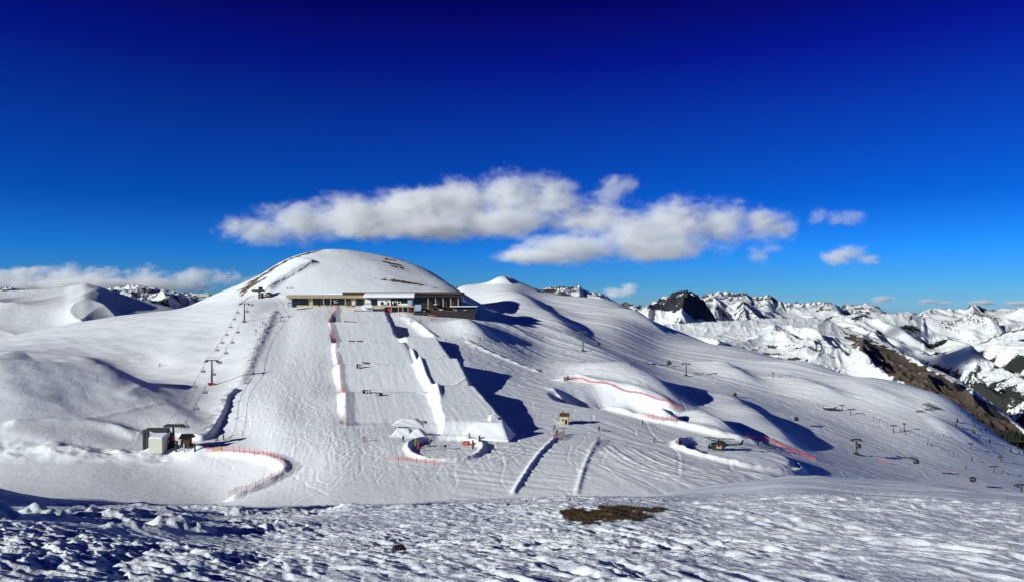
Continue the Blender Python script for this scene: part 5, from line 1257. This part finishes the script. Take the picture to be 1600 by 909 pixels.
def person_mesh(pose, jk, pa, hl):
    P = POSES[pose]; V = []; E = []; Rr = []; bone = []
    def v(p, r): V.append(p); Rr.append(r); return len(V) - 1
    def e(a, b, m): E.append((a, b)); bone.append((a, b, m))
    pel = v(P['pel'], .155); sp = v(P['sp'], .15); ch = v(P['ch'], .17); nk = v(P['nk'], .075); hd = v(P['hd'], .115); tp = v(P['tp'], .085)
    e(pel, sp, 0); e(sp, ch, 0); e(ch, nk, 0); e(nk, hd, 3); e(hd, tp, 2)
    for s in (-1, 1):
        mx_ = lambda p: (p[0] * s, p[1], p[2])
        kn, an, to = P['kn'], P['an'], P['to']
        if pose == 'walk' and s < 0: kn, an, to = (.11, .02, .50), (.12, .26, .14), (.13, .10, .06)
        hp = v((.10 * s, P['pel'][1], P['pel'][2] - .08), .11); k = v(mx_(kn), .08); a = v(mx_(an), .075); t = v(mx_(to), .055)
        e(pel, hp, 1); e(hp, k, 1); e(k, a, 1); e(a, t, 4)
        sh = v(mx_(P['sh']), .085); el = v(mx_(P['el']), .066); ha = v(mx_(P['ha']), .055)
        ft = v((P['ha'][0] * s * .97, P['ha'][1] - .09, P['ha'][2] - .03), .04)
        e(ch, sh, 0); e(sh, el, 0); e(el, ha, 0); e(ha, ft, 4)
    me = bpy.data.meshes.new('person'); me.from_pydata(V, E, []); o = bpy.data.objects.new('person', me); col.objects.link(o)
    sk_ = o.modifiers.new('skin', 'SKIN'); sk_.use_smooth_shade = True
    for i, r_ in enumerate(Rr): me.skin_vertices[0].data[i].radius = (r_, r_)
    me.skin_vertices[0].data[0].use_root = True
    sb_ = o.modifiers.new('sub', 'SUBSURF'); sb_.levels = 1; sb_.render_levels = 1
    dg = bpy.context.evaluated_depsgraph_get(); m2 = bpy.data.meshes.new_from_object(o.evaluated_get(dg)); bpy.data.objects.remove(o)
    A = np.array([V[a] for a, b, m in bone]); B = np.array([V[b] for a, b, m in bone]); mi = [m for a, b, m in bone]
    n = len(m2.polygons); cs = np.empty(n * 3); m2.polygons.foreach_get('center', cs); cs = cs.reshape(-1, 3)
    d = B - A; l2 = (d ** 2).sum(1); tt = np.clip(((cs[:, None] - A) * d).sum(2) / l2, 0, 1); dist = np.linalg.norm(cs[:, None] - A - tt[..., None] * d, axis=2)
    idx = np.array(mi)[dist.argmin(1)]
    for m in (jk, pa, hl, 'skin', 'black'): m2.materials.append(M[m])
    m2.polygons.foreach_set('material_index', idx.astype(np.int32)); m2.polygons.foreach_set('use_smooth', [True] * n)
    return m2
for nm, c in (('c_orange', (.62, .12, .03)), ('c_navy', (.02, .03, .08)), ('c_black', (.012, .012, .014)), ('c_red', (.45, .03, .03)), ('c_brown', (.10, .06, .03)), ('c_green', (.04, .09, .03)), ('c_blue', (.03, .10, .32)), ('c_grey', (.12, .12, .13)), ('c_teal', (.03, .16, .18)), ('c_white', (.7, .7, .7))):
    M[nm] = mat(nm[2:] + '_cloth', c, .8, 0, .15, .15, 6)
_cache = {}
def person(px, py, pose, jk, pa, label, rz=0, skis=True, group=None, dmin=125, z=None, hl='c_black', mini=False, xyz=None):
    gpt = Vector(xyz) if xyz else hit(px, py, dmin)
    key = (pose, jk, pa, hl)
    if key not in _cache: _cache[key] = person_mesh(*key)
    body = bpy.data.objects.new('person' if mini else 'body', _cache[key]); col.objects.link(body)
    if mini:
        body.location = gpt; body.rotation_euler = (0, 0, rz); return tag(body, label, 'person', group)
    t = thing('person', label, 'person', gpt, rz, group); body.parent = t
    P = POSES[pose]; h_ = P['hd']
    MB().ell((h_[0], h_[1] + .02, h_[2] + .06), (.145, .155, .12), 12, 8).build('helmet', M[hl], t, True)
    MB().box((h_[0], h_[1] - .12, h_[2] + .02), (.17, .06, .07)).build('goggles', M['glass'], t, bev=.01)
    if skis:
        for s in (-1, 1):
            MB().add([(s * .14 - .05, .75, .03), (s * .14 + .05, .75, .03), (s * .14 + .05, -.8, .03), (s * .14 - .05, -.8, .03), (s * .14 + .05, -1.0, .12), (s * .14 - .05, -1.0, .12),
                      (s * .14 - .05, .75, .0), (s * .14 + .05, .75, .0), (s * .14 + .05, -.8, .0), (s * .14 - .05, -.8, .0), (s * .14 + .05, -1.0, .09), (s * .14 - .05, -1.0, .09)],
                     [(0, 1, 2, 3), (3, 2, 4, 5), (9, 8, 7, 6), (11, 10, 8, 9), (0, 6, 7, 1), (1, 7, 8, 2), (2, 8, 10, 4), (4, 10, 11, 5), (5, 11, 9, 3), (3, 9, 6, 0)]).build('ski', M['c_red'], t)
            ha = P['ha']; MB().tube([(ha[0] * s, ha[1] - .06, ha[2] + .1), (ha[0] * s * 1.25, ha[1] + (.35 if pose == 'ski' else .05), .0)], .018, 5).build('ski_pole', M['steel'], t)
    return t
pi = math.pi
person(569, 689, 'ski', 'c_orange', 'c_orange', 'skier in an orange suit alone on the open piste below the jump park', .2, hl='c_orange')
person(630, 690, 'stand', 'c_black', 'c_navy', 'person in dark clothes standing in front of the small snow kickers', .6, skis=False)
person(734, 684, 'ski', 'c_brown', 'c_black', 'skier in brown jacket just above the red cushion of the small ring', -1.2)
person(337.5, 688, 'stand', 'c_black', 'c_navy', 'person in black, left of the three waiting right of the lift hut', .4)
person(340.2, 687.5, 'stand', 'c_navy', 'c_black', 'person in navy, middle one of the three right of the lift hut', -.5)
person(349, 687, 'stand', 'c_teal', 'c_black', 'person in teal, right one of the three right of the lift hut', 1.2)
person(870, 680, 'stand', 'c_black', 'c_black', 'person in black at the red net on the left snow bank', .3, skis=False)
person(866.5, 670, 'ski', 'c_grey', 'c_black', 'skier in grey gliding just below the stone hut', -.8)
person(936, 674, 'stand', 'c_black', 'c_black', 'person in black standing alone above the right snow bank', -.2, skis=False)
person(1022, 691, 'ski', 'c_navy', 'c_black', 'skier in navy crouching on the piste left of the helicopter ring', .9)
person(1004, 663, 'walk', 'c_green', 'c_black', 'person in dark green walking along the long white snow lip', 1.4, skis=False)
person(1063, 694, 'stand', 'c_black', 'c_navy', 'person in dark clothes at the left edge of the helicopter ring', .5, skis=False)
person(1108, 704, 'stand', 'c_navy', 'c_black', 'person in navy standing at the nose of the helicopter', 1.3, skis=False)
person(1184.7, 697.5, 'stand', 'c_black', 'c_black', 'first of three people on the bank right of the helicopter, in black', .2)
person(1190, 697, 'stand', 'c_grey', 'c_black', 'second of three people on the bank right of the helicopter, in grey', -.4)
person(1200.5, 698, 'ski', 'c_navy', 'c_black', 'third of three people on the bank right of the helicopter, bent forward', 1.2)
person(642, 503, 'ski', 'c_black', 'c_grey', 'skier left of three below the terrace, beside the run-in ramp', 1.0, dmin=400)
person(657, 503.5, 'ski', 'c_navy', 'c_black', 'skier in the middle of three below the terrace', .6, dmin=400)
person(675, 501, 'stand', 'c_black', 'c_black', 'person in black, right one of three below the terrace', .1, dmin=400)
person(696, 533, 'ski', 'c_grey', 'c_black', 'skier right beside the edge of the right-hand jump landings', .9)
person(750.5, 531, 'stand', 'c_black', 'c_black', 'person in black at the edge of the big shadow above the orange posts', -.4)
person(744, 546, 'ski', 'c_teal', 'c_black', 'skier in teal just below the row of orange course posts', .8)
person(400, 519, 'walk', 'c_black', 'c_navy', 'skier in black on the track beside the chairlift, left of two', .4)
person(413, 518, 'stand', 'c_navy', 'c_black', 'skier in navy on the track beside the chairlift, right of two', -.6)
person(410.5, 506, 'ski', 'c_grey', 'c_black', 'skier in grey uphill of the two beside the chairlift', .6)
person(415, 508, 'ski', 'c_red', 'c_black', 'skier in red jacket uphill of the two beside the chairlift', -.3)
person(439, 502, 'ski', 'c_black', 'c_grey', 'skier on the wide run below the restaurant, left of a close pair', .2)
person(443.5, 503, 'ski', 'c_navy', 'c_black', 'skier on the wide run below the restaurant, right of a close pair', .9)
person(249.5, 572, 'ski', 'c_black', 'c_black', 'lone skier crossing the white slope left of the chairlift', pi / 2)
for a in ((449, 452.5, 'c_black', 'tiny person above the restaurant roof, left of three'), (453, 452, 'c_navy', 'tiny person above the restaurant roof, middle of three'), (456.5, 452, 'c_grey', 'tiny person above the restaurant roof, right of three')):
    person(a[0], a[1], 'stand', a[2], 'c_black', a[3], .3, mini=True, dmin=475)
for x_, jk, lab in ((512, 'c_black', 'person in black before the long window front of the restaurant'), (545, 'c_red', 'person in red before the brown restaurant door'), (553.5, 'c_navy', 'person in navy by the pale door panel of the restaurant')):
    p = at(x_, 478, 449); person(0, 0, 'stand', jk, 'c_black', lab, .5, skis=False, xyz=(p.x, p.y, ground(p.x, p.y)))
for px, py, pose, jk, lab, dm in ((986, 572, 'stand', 'c_black', 'tiny person on the shadow ridge, left of two', 300), (990, 572, 'stand', 'c_navy', 'tiny person on the shadow ridge, right of two', 300), (884, 471, 'ski', 'c_black', 'tiny skier high on the slope under the brown crest', 500),
        (1119, 546, 'ski', 'c_black', 'tiny skier on the hillside under the skyline, left of a pair', 400), (1123, 546.5, 'ski', 'c_navy', 'tiny skier on the hillside under the skyline, right of a pair', 400), (1234, 589, 'ski', 'c_black', 'tiny skier alone on the upper right hillside', 300),
        (1407, 674, 'ski', 'c_black', 'tiny skier just right of the taller T pole', 300), (1415, 678, 'ski', 'c_red', 'tiny skier in red right below the thin single pole', 300), (1449, 695, 'ski', 'c_navy', 'tiny skier on the pale run above the low cabin', 300), (1455, 696, 'ski', 'c_black', 'tiny dark skier close to a piste marker on the pale run', 300),
        (1472, 702, 'ski', 'c_grey', 'tiny grey skier midway down the pale run', 300), (1519, 720, 'ski', 'c_black', 'tiny skier above the wide T pole, in black', 300), (1567, 739, 'ski', 'c_navy', 'tiny skier lowest on the pale run near the right edge', 300), (1509, 734, 'ski', 'c_black', 'tiny skier above the lowest gondola cabin', 300)):
    person(px, py, pose, jk, 'c_black', lab, random.random() * 2, mini=True, dmin=dm)
gg = hit(943, 672); t = thing('sled', 'grey rescue sled lying on the snow beside the person in black', 'sled', gg, 1.3)
MB().box((0, 0, .22), (.5, 1.7, .25)).build('tray', M['c_grey'], t, bev=.08); MB().tube([(-.2, .8, .3), (-.2, 1.6, .8), (.2, 1.6, .8), (.2, .8, .3)], .03, 5).build('handle', M['steel_dark'], t)
SKYRAMP = [(0.0, (.20, .42, .75, 1)), (.024, (.125, .41, .79, 1)), (.0695, (.042, .37, .96, 1)), (.13, (.010, .23, .78, 1)), (.228, (.013, .133, .68, 1)),
           (.306, (.013, .037, .57, 1)), (.378, (.015, .010, .33, 1)), (.6, (.012, .008, .16, 1)), (1.0, (.010, .006, .10, 1))]
EXPO = 0.12
# ------------------------------------------------------------------ light, sky, camera
SUN_EL, SUN_AZ = R(17.5), R(240)           # azimuth clockwise from +Y (the viewing direction)
sd = Vector((math.sin(SUN_AZ) * math.cos(SUN_EL), math.cos(SUN_AZ) * math.cos(SUN_EL), math.sin(SUN_EL)))
sl_ = bpy.data.lights.new('sun', 'SUN'); sl_.energy = 5.0; sl_.angle = R(.5); sl_.color = (.97, 1.0, .93)
so = bpy.data.objects.new('sun', sl_); col.objects.link(so); so.rotation_euler = sd.to_track_quat('Z', 'Y').to_euler()
w = bpy.data.worlds.new('World'); scene.world = w; w.use_nodes = True; nt = w.node_tree
bg = nt.nodes['Background']; bg.inputs['Strength'].default_value = .11
sk = nt.nodes.new('ShaderNodeTexSky'); sk.sky_type = 'NISHITA'; sk.sun_disc = False; sk.sun_elevation = SUN_EL; sk.sun_rotation = SUN_AZ
sk.altitude = 2800; sk.air_density = 1.0; sk.dust_density = .2; sk.ozone_density = 3.0
# deepen the polarised high-altitude blue towards the zenith
tc = nt.nodes.new('ShaderNodeTexCoord'); sp = nt.nodes.new('ShaderNodeSeparateXYZ'); nt.links.new(tc.outputs['Generated'], sp.inputs[0])
cr = nt.nodes.new('ShaderNodeValToRGB'); el = cr.color_ramp.elements
el[0].position = 0.0; el[0].color = SKYRAMP[0][1]; el[1].position = SKYRAMP[-1][0]; el[1].color = SKYRAMP[-1][1]
for p, c in SKYRAMP[1:-1]:
    e = el.new(p); e.color = c
nt.links.new(sp.outputs['Z'], cr.inputs['Fac'])
mx = nt.nodes.new('ShaderNodeMix'); mx.data_type = 'RGBA'; mx.blend_type = 'MULTIPLY'; mx.inputs['Factor'].default_value = 1
nt.links.new(sk.outputs['Color'], mx.inputs['A']); nt.links.new(cr.outputs['Color'], mx.inputs['B'])
nt.links.new(mx.outputs['Result'], bg.inputs['Color'])
cd = bpy.data.cameras.new('camera'); cd.sensor_width = 36; cd.lens = F / 1600 * 36; cd.shift_y = (HY - 454.5) / 1600
cd.clip_start = .2; cd.clip_end = 60000
co = bpy.data.objects.new('camera', cd); col.objects.link(co); co.rotation_euler = (R(90), 0, 0); scene.camera = co
scene.view_settings.view_transform = 'Standard'; scene.view_settings.look = 'None'
scene.view_settings.gamma = 1; scene.view_settings.exposure = EXPO; scene.view_settings.use_curve_mapping = False
cy = scene.cycles
scene.render.engine = 'CYCLES'
cy.max_bounces = 12; cy.diffuse_bounces = 3; cy.glossy_bounces = 2; cy.volume_bounces = 10; cy.transparent_max_bounces = 16
cy.use_adaptive_sampling = True; cy.adaptive_threshold = .02; cy.use_denoising = True
try: cy.denoiser = 'OPENIMAGEDENOISE'
except Exception: pass
cy.volume_max_steps = 256
cy.sample_clamp_indirect = 6
